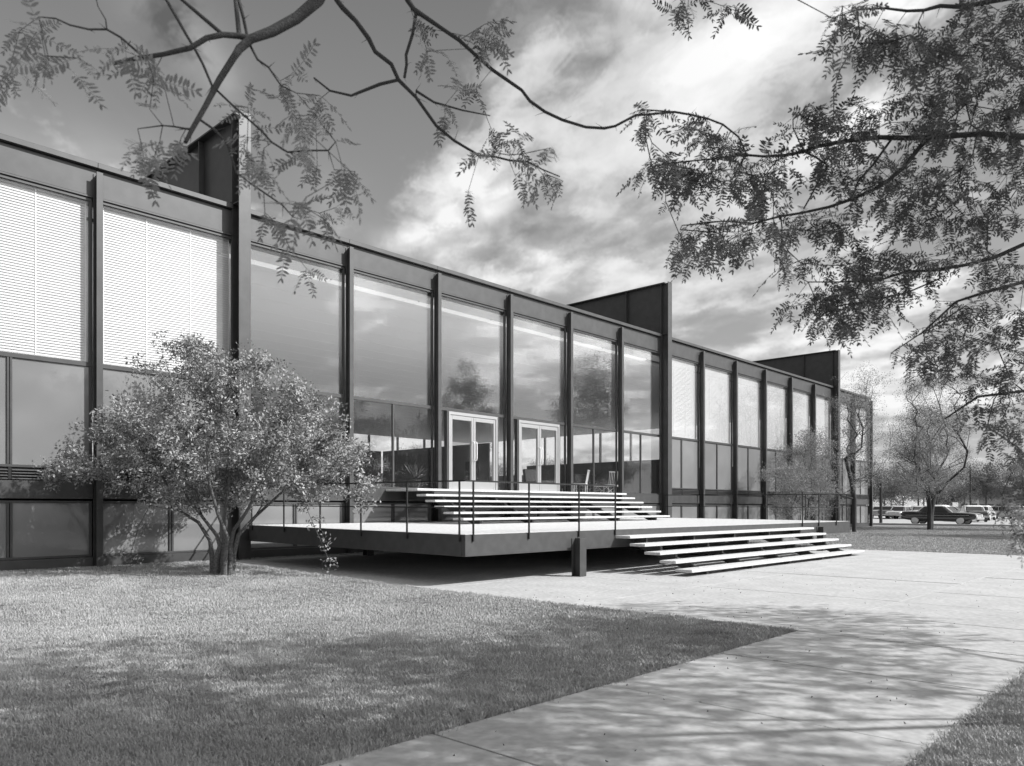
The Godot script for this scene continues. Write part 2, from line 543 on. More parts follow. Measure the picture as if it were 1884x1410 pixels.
func build_platform() -> void:
	var st: Material = M["platform_steel"]
	var pl := thing("entrance_platform", "low floating entrance platform with white stone deck and dark steel edge on posts", "platform")
	var xl := 0.05
	var xr := 17.55
	var zf := 7.46
	var zb := 0.25
	# deck of stone slabs
	var nx := 8
	var nz := 5
	for i in nx:
		for j in nz:
			var a := xl + 0.02 + (xr - xl - .04) * i / nx
			var b := xl + 0.02 + (xr - xl - .04) * (i + 1) / nx
			var c := zb + 0.02 + (zf - zb - .04) * j / nz
			var d := zb + 0.02 + (zf - zb - .04) * (j + 1) / nz
			var s := part("paving_slab", bbox(Vector3(b - a - .004, .05, d - c - .004), .004), M["travertine"], pl, Vector3((a + b) / 2, deck_y((c + d) / 2) - .025, (c + d) / 2))
			s.rotation.x = 0.007
	var yf := deck_y(zf)
	var yb := deck_y(zb)
	bpart("edge_beam", Vector3(xl, yf - .37, zf - .09), Vector3(xr, yf - .004, zf), st, pl, .005)
	bpart("edge_beam", Vector3(xl, yb - .37, zb), Vector3(xr, yb - .004, zb + .09), st, pl, .005)
	for x in [xl, xr - .09]:
		var b := MB.new()
		var ring0 := []
		var ring1 := []
		for q in [[0, 0], [1, 0], [1, 1], [0, 1]]:
			ring0.append(Vector3(x + .09 * q[0], yb - .37 + .366 * q[1], zb + .091))
			ring1.append(Vector3(x + .09 * q[0], yf - .37 + .366 * q[1], zf - .091))
		b.loft([ring0, ring1], true, false)
		b.cap(ring0, Vector3(0, 0, -1)); b.cap(ring1, Vector3(0, 0, 1))
		part("edge_beam", b.mesh(), st, pl)
	for k in 6:
		var x := 2.9 + k * 2.4
		bpart("joist", Vector3(x - .06, .42, zb + .1), Vector3(x + .06, .66, zf - .1), st, pl)
	var post := MB.new()
	post.bevel(Transform3D(Basis.IDENTITY, Vector3(0, .28, .095)), Vector3(.2, .76, .014), .003)
	post.box(Vector3(-.007, -.1, -.09), Vector3(.007, .66, .088))
	post.bevel(Transform3D(Basis.IDENTITY, Vector3(0, .28, -.095)), Vector3(.2, .76, .014), .003)
	var pm := post.mesh()
	for x in [2.95, 14.85]:
		part("post", pm, st, pl, Vector3(x, -.05, zf + .104))
		part("post", pm, st, pl, Vector3(x, -.05, zb + .6))
	# lower flight
	var lf := thing("lower_stair", "short flight of five open white stone treads from the path up to the platform", "stair")
	var lx := 4.28
	var rx := 13.64
	for k in 5:
		var y := 0.622 - 0.153 * k
		var z := 7.83 + 0.352 * k
		bpart("tread", Vector3(lx, y - .055, z - .37), Vector3(rx, y, z), M["travertine"], lf, .008)
	for x in [lx + .75, lx + 2.7, lx + 4.65, lx + 6.6, rx - .75]:
		var b := MB.new()
		b.bar(Vector3(x, .5, 7.40), Vector3(x, -.14, 9.12), .07, .16)
		for k in 5:
			b.box(Vector3(x - .034, 0.622 - .153 * k - .2, 7.83 + .352 * k - .32), Vector3(x + .034, 0.622 - .153 * k - .056, 7.83 + .352 * k - .09))
		part("stringer", b.mesh(), st, lf)
	# upper flight
	var uf := thing("upper_stair", "wide flight of open white stone treads rising from the platform to the glass doors", "stair")
	lx = 4.25
	rx = 13.75
	bpart("landing", Vector3(lx, 1.64, -.13), Vector3(rx, 1.7, 1.2), M["travertine"], uf, .008)
	for k in range(1, 6):
		var y := 1.7 - 0.153 * k
		var z := 1.2 + 0.35 * k
		bpart("tread", Vector3(lx, y - .055, z - .39), Vector3(rx, y, z), M["travertine"], uf, .008)
	for x in [lx + .7, lx + 2.7, lx + 4.7, lx + 6.7, rx - .7]:
		var b := MB.new()
		b.box(Vector3(x - .06, 1.42, -.12), Vector3(x + .06, 1.638, 1.08))
		b.bar(Vector3(x, 1.54, .92), Vector3(x, .81, 2.74), .08, .18)
		for k in range(1, 6):
			b.box(Vector3(x - .038, 1.7 - .153 * k - .2, 1.2 + .35 * k - .32), Vector3(x + .038, 1.7 - .153 * k - .056, 1.2 + .35 * k - .1))
		part("stringer", b.mesh(), st, uf)
	bpart("beam", Vector3(lx + .6, 1.42, 1.09), Vector3(rx - .6, 1.637, 1.17), st, uf)
	# railings
	var rail_mat: Material = M["black"]
	var ra := thing("railing", "thin dark steel railing round the platform corner by the small tree", "railing")
	var rb := thing("railing", "thin dark steel railing at the platform end beyond the lower stair", "railing")
	var h := 0.89
	var stand := func(p: Node3D, x: float, z: float, yb2: float) -> void:
		bpart("post", Vector3(x - .014, yb2 - .12, z - .014), Vector3(x + .014, deck_y(minf(z, 7.46)) + h - .01, z + .014), rail_mat, p, .003)
	for z in [0.41, 1.8, 3.2, 4.59, 5.97, 7.34]:
		stand.call(ra, xl - .018, z, deck_y(z))
	for x in [0.22, 1.61, 3.06, 4.26]:
		stand.call(ra, x, zf + .018, yf)
	for x in [13.66, 14.89, 16.31]:
		stand.call(rb, x, zf + .018, yf)
	for z in [0.41, 1.8, 3.2, 4.59, 5.97, 7.34]:
		stand.call(rb, xr + .018, z, deck_y(z))
	for q in [[h, .016], [h * .5, .012]]:
		var y0: float = q[0]
		for w in [[ra, xl - .018, 4.28], [rb, xr + .018, 13.64]]:
			var b := MB.new()
			b.bar(Vector3(w[1], deck_y(.35) + y0, .35), Vector3(w[1], yf + y0, zf + .018 + q[1]), q[1] * 2, q[1] * 1.6)
			part("rail", b.mesh(), rail_mat, w[0])
			var b2 := MB.new()
			b2.bar(Vector3(w[1] + (q[1] if w[1] < 1 else -q[1]), yf + y0, zf + .018), Vector3(w[2], yf + y0, zf + .018), q[1] * 2, q[1] * 1.6)
			part("rail", b2.mesh(), rail_mat, w[0])

# ---------------------------------------------------------------- inside the hall
func build_interior() -> void:
	var fl := 1.705
	var p1 := thing("partition_wall", "dark oak partition with a small framed board standing inside behind the doors", "partition")
	bpart("panel", Vector3(16.2, fl, -15.95), Vector3(16.3, fl + 2.45, -11.55), M["oak"], p1)
	bpart("panel", Vector3(16.2, fl, -11.54), Vector3(16.3, fl + 2.45, -8.1), M["oak"], p1)
	bpart("board", Vector3(16.17, fl + 1.0, -9.6), Vector3(16.198, fl + 1.65, -8.7), M["black"], p1)
	var p2 := thing("partition_wall", "long dark oak partition standing deep inside beyond the seats", "partition")
	for k in 4:
		bpart("panel", Vector3(32.0, fl, -20.0 + k * 3.0), Vector3(32.1, fl + 2.45, -17.01 + k * 3.0), M["oak"], p2)
	var p3 := thing("partition_wall", "low dark partition parallel to the glass on the side of the small tree", "partition")
	for k in 5:
		bpart("panel", Vector3(3.4 + k * 2.55, fl, -16.1), Vector3(5.94 + k * 2.55, fl + 2.45, -16.0), M["oak"], p3)
	for q in [[11.9, -2.0, "black leather armchair inside near the second pair of doors"], [13.2, -2.4, "black leather stool chair inside beside the black armchair"], [16.6, -3.2, "black leather sofa inside between two slatted chairs"]]:
		var c := thing("armchair", q[2], "chair", Vector3(q[0], fl, q[1]))
		var w := 0.42 if q[0] < 16 else 0.75
		bpart("seat", Vector3(-w, .28, -.36), Vector3(w, .42, .4), M["black"], c, .03)
		var bk := bpart("backrest", Vector3(-w, .4, -.06), Vector3(w, .86 if q[0] < 13 or q[0] > 16 else .5, .06), M["black"], c, .03)
		bk.position.z = .38
		bk.rotation.x = -0.15
		for sx in [-1, 1]:
			for sz in [-1, 1]:
				bpart("leg", Vector3(sx * (w - .06) - .015, 0, sz * .3 - .015), Vector3(sx * (w - .06) + .015, .29, sz * .3 + .015), M["aluminium"], c)
	for q in [15.35, 17.4]:
		var c := thing("slatted_chair", "pale chair with slatted back standing inside beside the low white table", "chair", Vector3(q, fl, -2.1), 0.5 if q < 16 else -0.5, "pale slatted chairs inside")
		bpart("seat", Vector3(-.25, .4, -.25), Vector3(.25, .44, .25), M["white"], c)
		for k in 7:
			var s := bpart("slat", Vector3(-.012, 0, -.01), Vector3(.012, .52, .01), M["white"], c)
			s.position = Vector3(-.22 + k * .073, .68, .27)
			s.rotation.x = 0.2
		bpart("top_rail", Vector3(-.25, .93, .3), Vector3(.25, .98, .33), M["white"], c)
		for sx in [-1, 1]:
			for sz in [-1, 1]:
				bpart("leg", Vector3(sx * .23 - .015, 0, sz * .22 - .015), Vector3(sx * .23 + .015, .4, sz * .22 + .015), M["white"], c)
	var t := thing("low_table", "low white table on crossed legs inside between the slatted chairs", "table", Vector3(16.5, fl, -1.7))
	bpart("table_top", Vector3(-.45, .34, -.35), Vector3(.45, .38, .35), M["white"], t)
	for s in [-1, 1]:
		var b := MB.new()
		b.bar(Vector3(-.35 * s, 0, -.2), Vector3(.35 * s, .34, -.2), .02, .02)
		b.bar(Vector3(-.35 * s, 0, .2), Vector3(.35 * s, .34, .2), .02, .02)
		part("leg", b.mesh(), M["aluminium"], t)
	var pp := thing("potted_plant", "leafy plant in a dark pot inside the glass beside the doors", "plant", Vector3(7.3, fl, -2.6))
	var b := MB.new()
	b.loft([ring(0, .15, 0), ring(.22, .2, 0), ring(.4, .22, 0)], true)
	part("pot", b.mesh(), M["black"], pp)
	var lf := MB.new()
	var r := RandomNumberGenerator.new()
	r.seed = 8
	for k in 40:
		var d := Vector3(r.randf_range(-1, 1), r.randf_range(.3, 1.6), r.randf_range(-1, 1)).normalized()
		var s := d.cross(Vector3(r.randf(), r.randf(), r.randf())).normalized() * .03
		var a := Vector3(0, .4, 0) + d * r.randf_range(.1, .3)
		var e := a + d * .35
		var nn := s.cross(d).normalized()
		lf.quad(a, (a + e) / 2 + s, e, (a + e) / 2 - s, nn)
	part("leaves", lf.mesh(), M["oak"], pp).set_meta("kind", "stuff")

func ring(y: float, r: float, turn: float, n := 14) -> Array:
	var a := []
	for k in n:
		a.append(Vector3(r * cos(TAU * k / n + turn), y, r * sin(TAU * k / n + turn)))
	return a

# ---------------------------------------------------------------- trees
class Tree3:
	var p := PackedVector3Array()
	var par := PackedInt32Array()
	var plen := PackedFloat32Array()
	var rmin := PackedFloat32Array()   # forced radius (0 = from the pipe model)
	var tip := PackedByteArray()
	func add(q: Vector3, parent: int, r := 0.0) -> int:
		p.append(q); par.append(parent); rmin.append(r); tip.append(0)
		plen.append(0.0 if parent < 0 else plen[parent] + q.distance_to(p[parent]))
		return p.size() - 1
	func nearest(q: Vector3, bf: float) -> int:
		var best := -1
		var bc := 1e9
		for k in p.size():
			var c := q.distance_to(p[k]) + bf * plen[k]
			if c < bc:
				bc = c; best = k
		return best
	func polyline(pts: Array, r0: float, r1: float, first := -2) -> int:
		var a := nearest(pts[0], 0.0) if first == -2 else first
		for k in pts.size():
			a = add(pts[k], a, lerpf(r0, r1, float(k) / maxi(1, pts.size() - 1)))
		return a
	func grow(att: Array, bf: float, step: float, wob: float, r: RandomNumberGenerator) -> void:
		for q in att:
			var k := nearest(q, bf)
			var d: float = q.distance_to(p[k])
			var m := maxi(1, int(d / step))
			var a := p[k]
			var last := k
			# leave the parent along its own direction first, then bend to the goal
			var dir0 := Vector3.ZERO
			if par[k] >= 0: dir0 = (p[k] - p[par[k]]).normalized()
			var c1 := a + dir0 * d * 0.33
			for j in range(1, m + 1):
				var t := float(j) / m
				var s := (1 - t) * (1 - t) * a + 2 * t * (1 - t) * c1 + t * t * Vector3(q)
				if j < m: s += Vector3(r.randf_range(-1, 1), r.randf_range(-1, 1), r.randf_range(-1, 1)) * wob * d
				last = add(s, last)
			tip[last] = 1
	func radii(r0: float, e: float) -> PackedFloat32Array:
		var w := PackedFloat32Array()
		w.resize(p.size())
		for k in range(p.size() - 1, -1, -1):
			if w[k] == 0.0: w[k] = pow(r0, e)
			if par[k] >= 0 and rmin[k] == 0.0: w[par[k]] += w[k]
			elif par[k] >= 0: w[par[k]] = maxf(w[par[k]], pow(r0, e))
		var out := PackedFloat32Array()
		for k in p.size():
			out.append(maxf(rmin[k], pow(w[k], 1.0 / e)) if rmin[k] == 0.0 else rmin[k])
		return out
	func chains(rad: PackedFloat32Array) -> Array:
		var best := PackedInt32Array()
		best.resize(p.size()); best.fill(-1)
		for k in p.size():
			if par[k] >= 0 and (best[par[k]] < 0 or rad[k] > rad[best[par[k]]]): best[par[k]] = k
		var out := []
		for k in p.size():
			if par[k] >= 0 and best[par[k]] == k: continue
			var path := PackedVector3Array()
			var rr := PackedFloat32Array()
			if par[k] >= 0:
				path.append(p[par[k]]); rr.append(minf(rad[par[k]] * 0.8, rad[k] * 1.3))
			var q := k
			while q >= 0:
				path.append(p[q]); rr.append(rad[q]); q = best[q]
			if path.size() > 1: out.append([path, rr])
		return out

func tree_wood(t: Tree3, o: Node3D, rad: PackedFloat32Array, limb_r: float, bark: Material, sides := 6, rough := 0.0) -> void:
	var twigs := MB.new()
	var first := true
	for c in t.chains(rad):
		var r0: float = c[1][mini(1, c[1].size() - 1)]
		if r0 > limb_r:
			var b := MB.new()
			b.tube(c[0], c[1], sides + 4, rough)
			part("trunk" if first else "limb", b.mesh(), bark, o)
			first = false
		else:
			twigs.tube(c[0], c[1], 4 if r0 < limb_r * 0.4 else sides)
	if twigs.v.size():
		part("twigs", twigs.mesh(), bark, o).set_meta("kind", "stuff")

func leaf_cluster(r: RandomNumberGenerator, count: int, spread: float, l: float, w: float, up := 0.2) -> ArrayMesh:
	var b := MB.new()
	for k in count:
		var d := Vector3(r.randf_range(-1, 1), r.randf_range(-1, 1) + up, r.randf_range(-1, 1)).normalized()
		var x := d.cross(Vector3(r.randf_range(-1, 1), r.randf_range(-1, 1), r.randf_range(-1, 1))).normalized()
		var nn := x.cross(d).normalized()
		var a := Vector3(r.randf_range(-1, 1), r.randf_range(-1, 1), r.randf_range(-1, 1)) * spread
		var ll := l * r.randf_range(.7, 1.2)
		var ww := w * r.randf_range(.8, 1.15)
		var e := a + d * ll
		var m := a + d * ll * .45
		# two halves folded a little along the midrib
		b.quad_auto(a, m + x * ww * .5 + nn * ww * .12, e, a.lerp(e, .5), nn)
		b.quad_auto(a, m - x * ww * .5 + nn * ww * .12, e, a.lerp(e, .5), nn)
	return b.mesh()

func scatter(mesh: Mesh, m: Material, xf: Array, tones: PackedFloat32Array, called: String, parent: Node) -> MultiMeshInstance3D:
	var mm := MultiMesh.new()
	mm.transform_format = MultiMesh.TRANSFORM_3D
	mm.use_colors = true
	mm.mesh = mesh
	mm.instance_count = xf.size()
	for k in xf.size():
		mm.set_instance_transform(k, xf[k])
		var c := tones[k]
		mm.set_instance_color(k, Color(c, c, c))
	var o := MultiMeshInstance3D.new()
	o.multimesh = mm
	o.material_override = m
	o.name = numbered(called) if parent == self else called
	parent.add_child(o, true)
	o.set_meta("kind", "stuff")
	return o

func rand_basis(r: RandomNumberGenerator, s: float) -> Basis:
	return Basis.from_euler(Vector3(r.randf() * TAU, r.randf() * TAU, r.randf() * TAU)).scaled(Vector3.ONE * s)

func in_ell(r: RandomNumberGenerator, c: Vector3, e: Vector3, shell := 0.0) -> Vector3:
	while true:
		var q := Vector3(r.randf_range(-1, 1), r.randf_range(-1, 1), r.randf_range(-1, 1))
		if q.length() <= 1.0 and q.length() >= shell: return c + q * e
	return c

# a tree from its base, a trunk and blobs of crown; everything in world metres
func clumpy(q: Vector3, size: float, seed_: int, flat := 1.6) -> float:   # noise that opens gaps between boughs
	var n: FastNoiseLite = box_cache.get("clump")
	if n == null:
		n = FastNoiseLite.new()
		n.frequency = 1.0
		n.fractal_octaves = 2
		box_cache["clump"] = n
	n.seed = seed_
	return n.get_noise_3d(q.x / size, q.y * flat / size, q.z / size)

func make_tree(called: String, label: String, base: Vector3, trunk: Array, blobs: Array, n_att: int, per: int, cl: Mesh, leaf: Material, sz: float, seed_: int, r_trunk: float, spread: float, group := "", bark: Material = null, category := "tree", tone := 1.0) -> Node3D:
	var r := RandomNumberGenerator.new()
	r.seed = seed_
	var o := thing(called, label, category, base, 0, group)
	var t := Tree3.new()
	for st in trunk:   # each stem: a list of points
		var a := t.add(st[0], -1)
		for k in range(1, st.size()): a = t.add(st[k], a)
	var att := []
	var vol := 0.0
	for b in blobs: vol += pow(b[1].x * b[1].y * b[1].z, 0.75)
	for b in blobs:
		for k in maxi(2, int(n_att * pow(b[1].x * b[1].y * b[1].z, 0.75) / vol)):
			var q := in_ell(r, b[0], b[1], 0.25)
			for tr in 6:
				if clumpy(q, spread * 9.0, seed_) > 0.02: break
				q = in_ell(r, b[0], b[1], 0.25)
			att.append(q)
	att.sort_custom(func(a, b): return a.length() < b.length())
	t.grow(att, 0.35, maxf(.15, sz * 6.0), 0.06, r)
	var rad := t.radii(r_trunk / pow(n_att, 0.588), 1.7)
	tree_wood(t, o, rad, r_trunk * 0.3, bark if bark else M["bark"], 6, 0.12)
	var xf := []
	var tones := PackedFloat32Array()
	for k in t.p.size():
		if t.tip[k] == 0 and (t.par[k] < 0 or r.randf() > 0.35 or rad[k] > r_trunk * .18): continue
		for j in per:
			var d := Vector3(r.randfn(), r.randfn() * .7, r.randfn()) * spread
			xf.append(Transform3D(rand_basis(r, sz * r.randf_range(.75, 1.25)), t.p[k] + d))
			tones.append(tone * r.randf_range(.6, 1.25))
	scatter(cl, leaf, xf, tones, "foliage", o)
	return o

func build_small_tree() -> void:   # the many-stemmed small tree before the facade
	var base := Vector3(-2.01, -.045, 3.07)
	var d := pix(base).z
	var blobs := []
	for e in [[350, 690, 95, 60], [455, 725, 95, 70], [540, 780, 95, 55], [610, 835, 70, 45], [665, 865, 38, 26], [290, 790, 100, 62], [215, 790, 50, 34], [170, 855, 72, 28], [110, 880, 28, 14], [400, 830, 130, 80], [500, 870, 105, 52], [340, 640, 55, 24], [300, 870, 80, 45], [460, 660, 45, 22], [590, 900, 55, 22], [350, 910, 60, 25], [660, 900, 30, 16], [440, 915, 45, 16]]:
		var c := at(e[0], e[1], d) - base
		var s: float = d / FOC
		blobs.append([c, Vector3(e[2] * s, e[3] * s, e[2] * s * (0.95 if e[2] > 60 else .6))])
		if e[2] > 50 and e[1] > 750:   # the crown is deep: more of it behind, towards the wall
			blobs.append([at(e[0], e[1], d + 1.0) - base, Vector3(e[2] * s * .9, e[3] * s * .8, e[2] * s * .7)])
		if e[2] > 75 and e[0] < 430:
			blobs.append([at(e[0] - 15, e[1] - 10, d + 1.7) - base, Vector3(e[2] * s * .9, e[3] * s * .8, e[2] * s * .6)])
	# stems fan out of one stool
	var stems := []
	var q := func(u, v, dd) -> Vector3: return at(u, v, d + dd) - base
	stems.append([q.call(396, 1066, 0), q.call(398, 1030, 0), q.call(404, 1005, 0), q.call(398, 985, .1), q.call(375, 955, .25), q.call(345, 915, .4), q.call(320, 870, .5)])
	stems.append([q.call(420, 1066, -.05), q.call(424, 1035, -.05), q.call(423, 1005, -.08), q.call(430, 975, -.15), q.call(455, 940, -.3), q.call(480, 890, -.45), q.call(505, 840, -.5)])
	stems.append([q.call(402, 1066, .1), q.call(408, 1025, .05), q.call(412, 990, .05), q.call(416, 950, 0), q.call(420, 900, .05), q.call(425, 840, .1), q.call(420, 770, .1)])
	stems.append([q.call(392, 1066, .08), q.call(391, 1030, .12), q.call(386, 995, .2), q.call(365, 962, .4), q.call(330, 940, .7), q.call(290, 905, 1.0)])
	stems.append([q.call(412, 1066, -.12), q.call(413, 1030, -.15), q.call(418, 990, -.3), q.call(400, 945, -.6), q.call(385, 890, -.8), q.call(380, 820, -.9)])
	stems.append([q.call(426, 1066, .05), q.call(430, 1020, .1), q.call(438, 985, .2), q.call(470, 950, .5), q.call(520, 905, .8), q.call(570, 870, 1.0)])
	var r := RandomNumberGenerator.new()
	r.seed = 42
	var cl := leaf_cluster(r, 9, 0.075, 0.062, 0.032, .25)
	var o := thing("small_tree", "small spreading tree with many stems and pale leaves before the hall", "tree", base)
	var t := Tree3.new()
	for st in stems:
		var a := -1
		for k in st.size():
			a = t.add(st[k], a, lerpf(0.062, 0.016, pow(float(k) / (st.size() - 1), .7)))
	for sh in [[545, 905, 562, 930, 575, 962, 592, 1000, 606, 1034], [275, 930, 255, 970, 240, 1020, 228, 1060], [600, 880, 650, 905, 668, 930], [150, 870, 110, 885, 88, 892]]:
		var pts := []
		for k in sh.size() / 2: pts.append(q.call(sh[2 * k], sh[2 * k + 1], -.1 if sh[0] > 300 else .3))
		var e := t.polyline(pts, .008, .003)
		for k in pts.size(): t.tip[e - k] = 1
	var att := []
	for b in blobs:
		for k in maxi(5, int(42 * b[1].x * b[1].y / .3)): 
			var pq := in_ell(r, b[0], b[1] * 1.12, 0.2)
			for tr in 7:
				if clumpy(pq, 1.15, 5, 1.5) > 0.2: break
				pq = in_ell(r, b[0], b[1] * 1.08, 0.2)
			att.append(pq)
	att.sort_custom(func(a, b): return a.length() < b.length())
	t.grow(att, 0.3, 0.13, 0.07, r)
	var rad := t.radii(0.0032, 2.2)
	for k in rad.size(): rad[k] = minf(rad[k], .062)
	tree_wood(t, o, rad, 0.02, M["bark"], 6, 0.22)
	var xf := []
	var tones := PackedFloat32Array()
	for k in t.p.size():
		if rad[k] > .012 or (t.tip[k] == 0 and r.randf() > .45): continue
		for j in (5 if t.tip[k] else 3):
			var dd := Vector3(r.randfn(), r.randfn() * .8, r.randfn()) * .085
			xf.append(Transform3D(rand_basis(r, r.randf_range(.75, 1.25)), t.p[k] + dd))
			tones.append(r.randf_range(.5, 1.25))
	scatter(cl, M["shrub_leaf"], xf, tones, "foliage", o)
	print("small tree clusters ", xf.size(), " nodes ", t.p.size())

func locust_leaf(n: int, L: float, bend: float, r: RandomNumberGenerator) -> ArrayMesh:   # one feather-shaped leaf: a stalk along +z with leaflets in pairs, drooping
	var b := MB.new()
	var spine := func(s: float) -> Vector3: return Vector3(bend * s * s, -0.03 * s * s, L * s)
	var path := PackedVector3Array()
	var rr := PackedFloat32Array()
	for k in 6:
		path.append(spine.call(k / 5.0)); rr.append(.0009)
	b.tube(path, rr, 3)
	for k in n:
		var s := 0.16 + 0.84 * k / (n - 1)
		var a: Vector3 = spine.call(s)
		var l := 0.027 * (0.75 + 0.45 * sin(PI * (0.15 + 0.75 * k / n)))
		l *= r.randf_range(.8, 1.12)
		for sd in [-1.0, 1.0]:
			if r.randf() < .05: continue
			var d := Vector3(sd, r.randf_range(-.5, .15), 0.38 + r.randf_range(-.15, .2)).normalized()
			if k == n - 1: d = Vector3(sd * .5, -.25, 1).normalized()
			var x := Vector3(0, -.1, 1).normalized()
			x = (x - d * x.dot(d)).normalized()
			var nn := d.cross(x).normalized()
			if nn.y < 0: nn = -nn
			var w := l * .16
			b.quad(a, a + d * l * .3 + x * w, a + d * l * .75 + x * w * .85, a + d * l, nn)
			b.quad(a, a + d * l * .3 - x * w, a + d * l * .75 - x * w * .85, a + d * l, nn)
	return b.mesh()

func build_locust() -> void:   # the honey locust beside and above the camera
	var r := RandomNumberGenerator.new()
	r.seed = 77
	var base := Vector3(0.3, 0, 20.2)
	var o := thing("locust_tree", "thorny honey locust with feathery leaves hanging over the path", "tree", base)
	var t := Tree3.new()
	var tr := t.polyline([Vector3(0, -.05, 0), Vector3(.05, .8, .02), Vector3(0, 1.7, 0), Vector3(.03, 2.6, -.03)], .17, .12, -1)
	# great limbs
	var lb := t.polyline([Vector3(-.8, 3.4, -.5), Vector3(-2.4, 4.2, -1.5), Vector3(-4.2, 4.6, -2.6), Vector3(-5.6, 4.45, -3.6), Vector3(-6.6, 4.1, -4.3), at(640, -160, 2.75) - base], .034, .022, tr)
	var rb := t.polyline([Vector3(-.9, 3.0, -.9), Vector3(-2.2, 3.3, -2.1), at(2160, 200, 4.6) - base, at(2060, 225, 3.9) - base, at(1960, 245, 3.7) - base], .02, .012, tr)
	t.polyline([Vector3(.3, 3.6, .2), Vector3(.7, 4.8, .5), Vector3(.9, 6.2, .4)], .035, .02, tr)
	t.polyline([Vector3(.9, 3.3, -.3), Vector3(2.0, 4.2, -.6), Vector3(3.2, 4.8, -.8)], .03, .014, tr)
	t.polyline([Vector3(-.2, 3.4, .8), Vector3(-.6, 4.5, 1.8), Vector3(-.8, 5.4, 2.6)], .03, .014, tr)
	var px := func(pts: Array, d0: float, d1: float, w0: float, w1: float, first := -2) -> int:
		var q := []
		for k in pts.size() / 2:
			var f := float(k) / maxi(1, pts.size() / 2 - 1)
			q.append(at(pts[2 * k], pts[2 * k + 1], lerpf(d0, d1, f)) - base)
		return t.polyline(q, w0 * d0 / FOC * .5, w1 * d1 / FOC * .5, first)
	var j1: int = px.call([600, -30, 585, 0, 545, 33, 500, 58, 462, 72], 2.6, 2.5, 23, 16, lb)
	px.call([440, 90, 430, 105, 403, 148, 378, 195, 353, 238, 341, 262], 2.5, 2.35, 14, 7, j1)
	px.call([440, 66, 410, 64, 380, 70, 350, 88, 300, 100, 250, 108, 207, 117], 2.5, 2.3, 11, 7, j1)
	px.call([300, -30, 306, 0, 325, 33, 343, 65, 357, 88, 373, 118, 390, 158, 429, 195, 480, 240, 500, 262, 529, 280, 565, 277, 604, 277], 2.5, 2.4, 6, 3)
	px.call([430, -30, 439, 0, 448, 35, 457, 78, 474, 110, 494, 124, 517, 158], 2.55, 2.5, 7, 3)
	px.call([363, 217, 396, 240, 419, 268, 434, 317, 460, 337, 485, 354, 520, 378, 538, 399], 2.4, 2.5, 5, 2.5)
	px.call([342, 237, 320, 233, 299, 231, 253, 237], 2.38, 2.3, 4, 2)
	px.call([260, 102, 222, 69, 196, 54, 163, 54, 128, 46, 102, 34, 71, 31], 2.35, 2.2, 5, 2.5)
	px.call([196, 52, 194, 36, 180, 12, 172, -20], 2.3, 2.4, 3, 2)
	var j8: int = px.call([605, -40, 619, 0, 631, 15, 655, 39, 678, 71, 690, 95, 720, 118, 733, 147], 2.9, 3.0, 10, 7, lb)
	px.call([765, 179, 803, 232, 836, 259, 881, 286, 908, 288, 937, 295, 972, 298, 998, 312, 1030, 325], 3.0, 3.1, 6, 2, j8)
	px.call([699, 155, 661, 170, 646, 176, 607, 167, 577, 143], 3.0, 2.9, 6, 3, j8)
	var j10: int = px.call([735, -40, 750, 0, 762, 18], 3.0, 3.0, 10, 9, lb)
	px.call([765, 27, 759, 63, 747, 101, 748, 119, 744, 143], 3.0, 3.0, 6, 5, j10)
	px.call([815, 54, 845, 74, 878, 104, 905, 128, 960, 166, 975, 186, 1003, 206, 1035, 221, 1078, 234, 1112, 236, 1132, 232, 1170, 212, 1187, 211, 1241, 206, 1270, 211, 1301, 218, 1330, 229, 1359, 252, 1374, 285], 3.0, 3.4, 7, 3, j10)
	px.call([765, 167, 798, 188, 851, 203, 902, 213], 3.0, 3.0, 5, 2)
	# right-hand boughs
	px.call([1884, 252, 1809, 246, 1736, 251, 1675, 254, 1617, 253, 1548, 261, 1506, 269, 1479, 279, 1444, 286, 1406, 288, 1371, 285, 1314, 292, 1218, 302], 3.5, 3.4, 11, 2.5, rb)
	px.call([1717, 246, 1694, 269, 1663, 308, 1636, 331, 1606, 350, 1567, 367, 1525, 381, 1475, 392, 1437, 398, 1387, 411, 1330, 407, 1255, 415], 3.45, 3.3, 9, 2)
	px.call([1640, 257, 1606, 304, 1579, 334, 1567, 366], 3.45, 3.4, 5, 3)
	px.call([1482, 280, 1502, 290, 1523, 304, 1506, 334, 1490, 365, 1479, 384], 3.4, 3.35, 4, 3)
	var j6: int = px.call([2060, 400, 1960, 430, 1884, 450, 1832, 473, 1775, 488, 1713, 498, 1667, 500, 1621, 515, 1544, 519, 1487, 519], 3.9, 3.5, 9, 2, rb)
	px.call([1729, 497, 1729, 513, 1671, 538, 1602, 553, 1500, 570], 3.7, 3.6, 4, 2)
	px.call([2050, 480, 1960, 500, 1884, 519, 1813, 538, 1760, 555, 1700, 610, 1640, 650], 3.9, 3.7, 9, 2, rb)
	var j9: int = px.call([2080, -60, 1980, -30, 1884, -8, 1812, 4, 1774, 13, 1730, 11, 1700, 19, 1669, 20, 1628, 15, 1577, 18, 1531, 33], 3.3, 3.0, 11, 2, rb)
	px.call([1582, 61, 1564, 97, 1546, 128], 3.0, 3.0, 3, 2)
	px.call([2080, 640, 1960, 690, 1884, 720, 1800, 730, 1740, 770], 3.9, 3.7, 8, 3, rb)
	px.call([1960, 900, 1884, 905, 1850, 925], 3.2, 3.0, 5, 2, rb)
	px.call([1300, -90, 1275, -30, 1250, -4], 3.2, 3.2, 4, 2)
	# leaf goals: spots of few leaves on the left, dense sprays on the right; u, v, ru, rv, number, depth
	var att := []
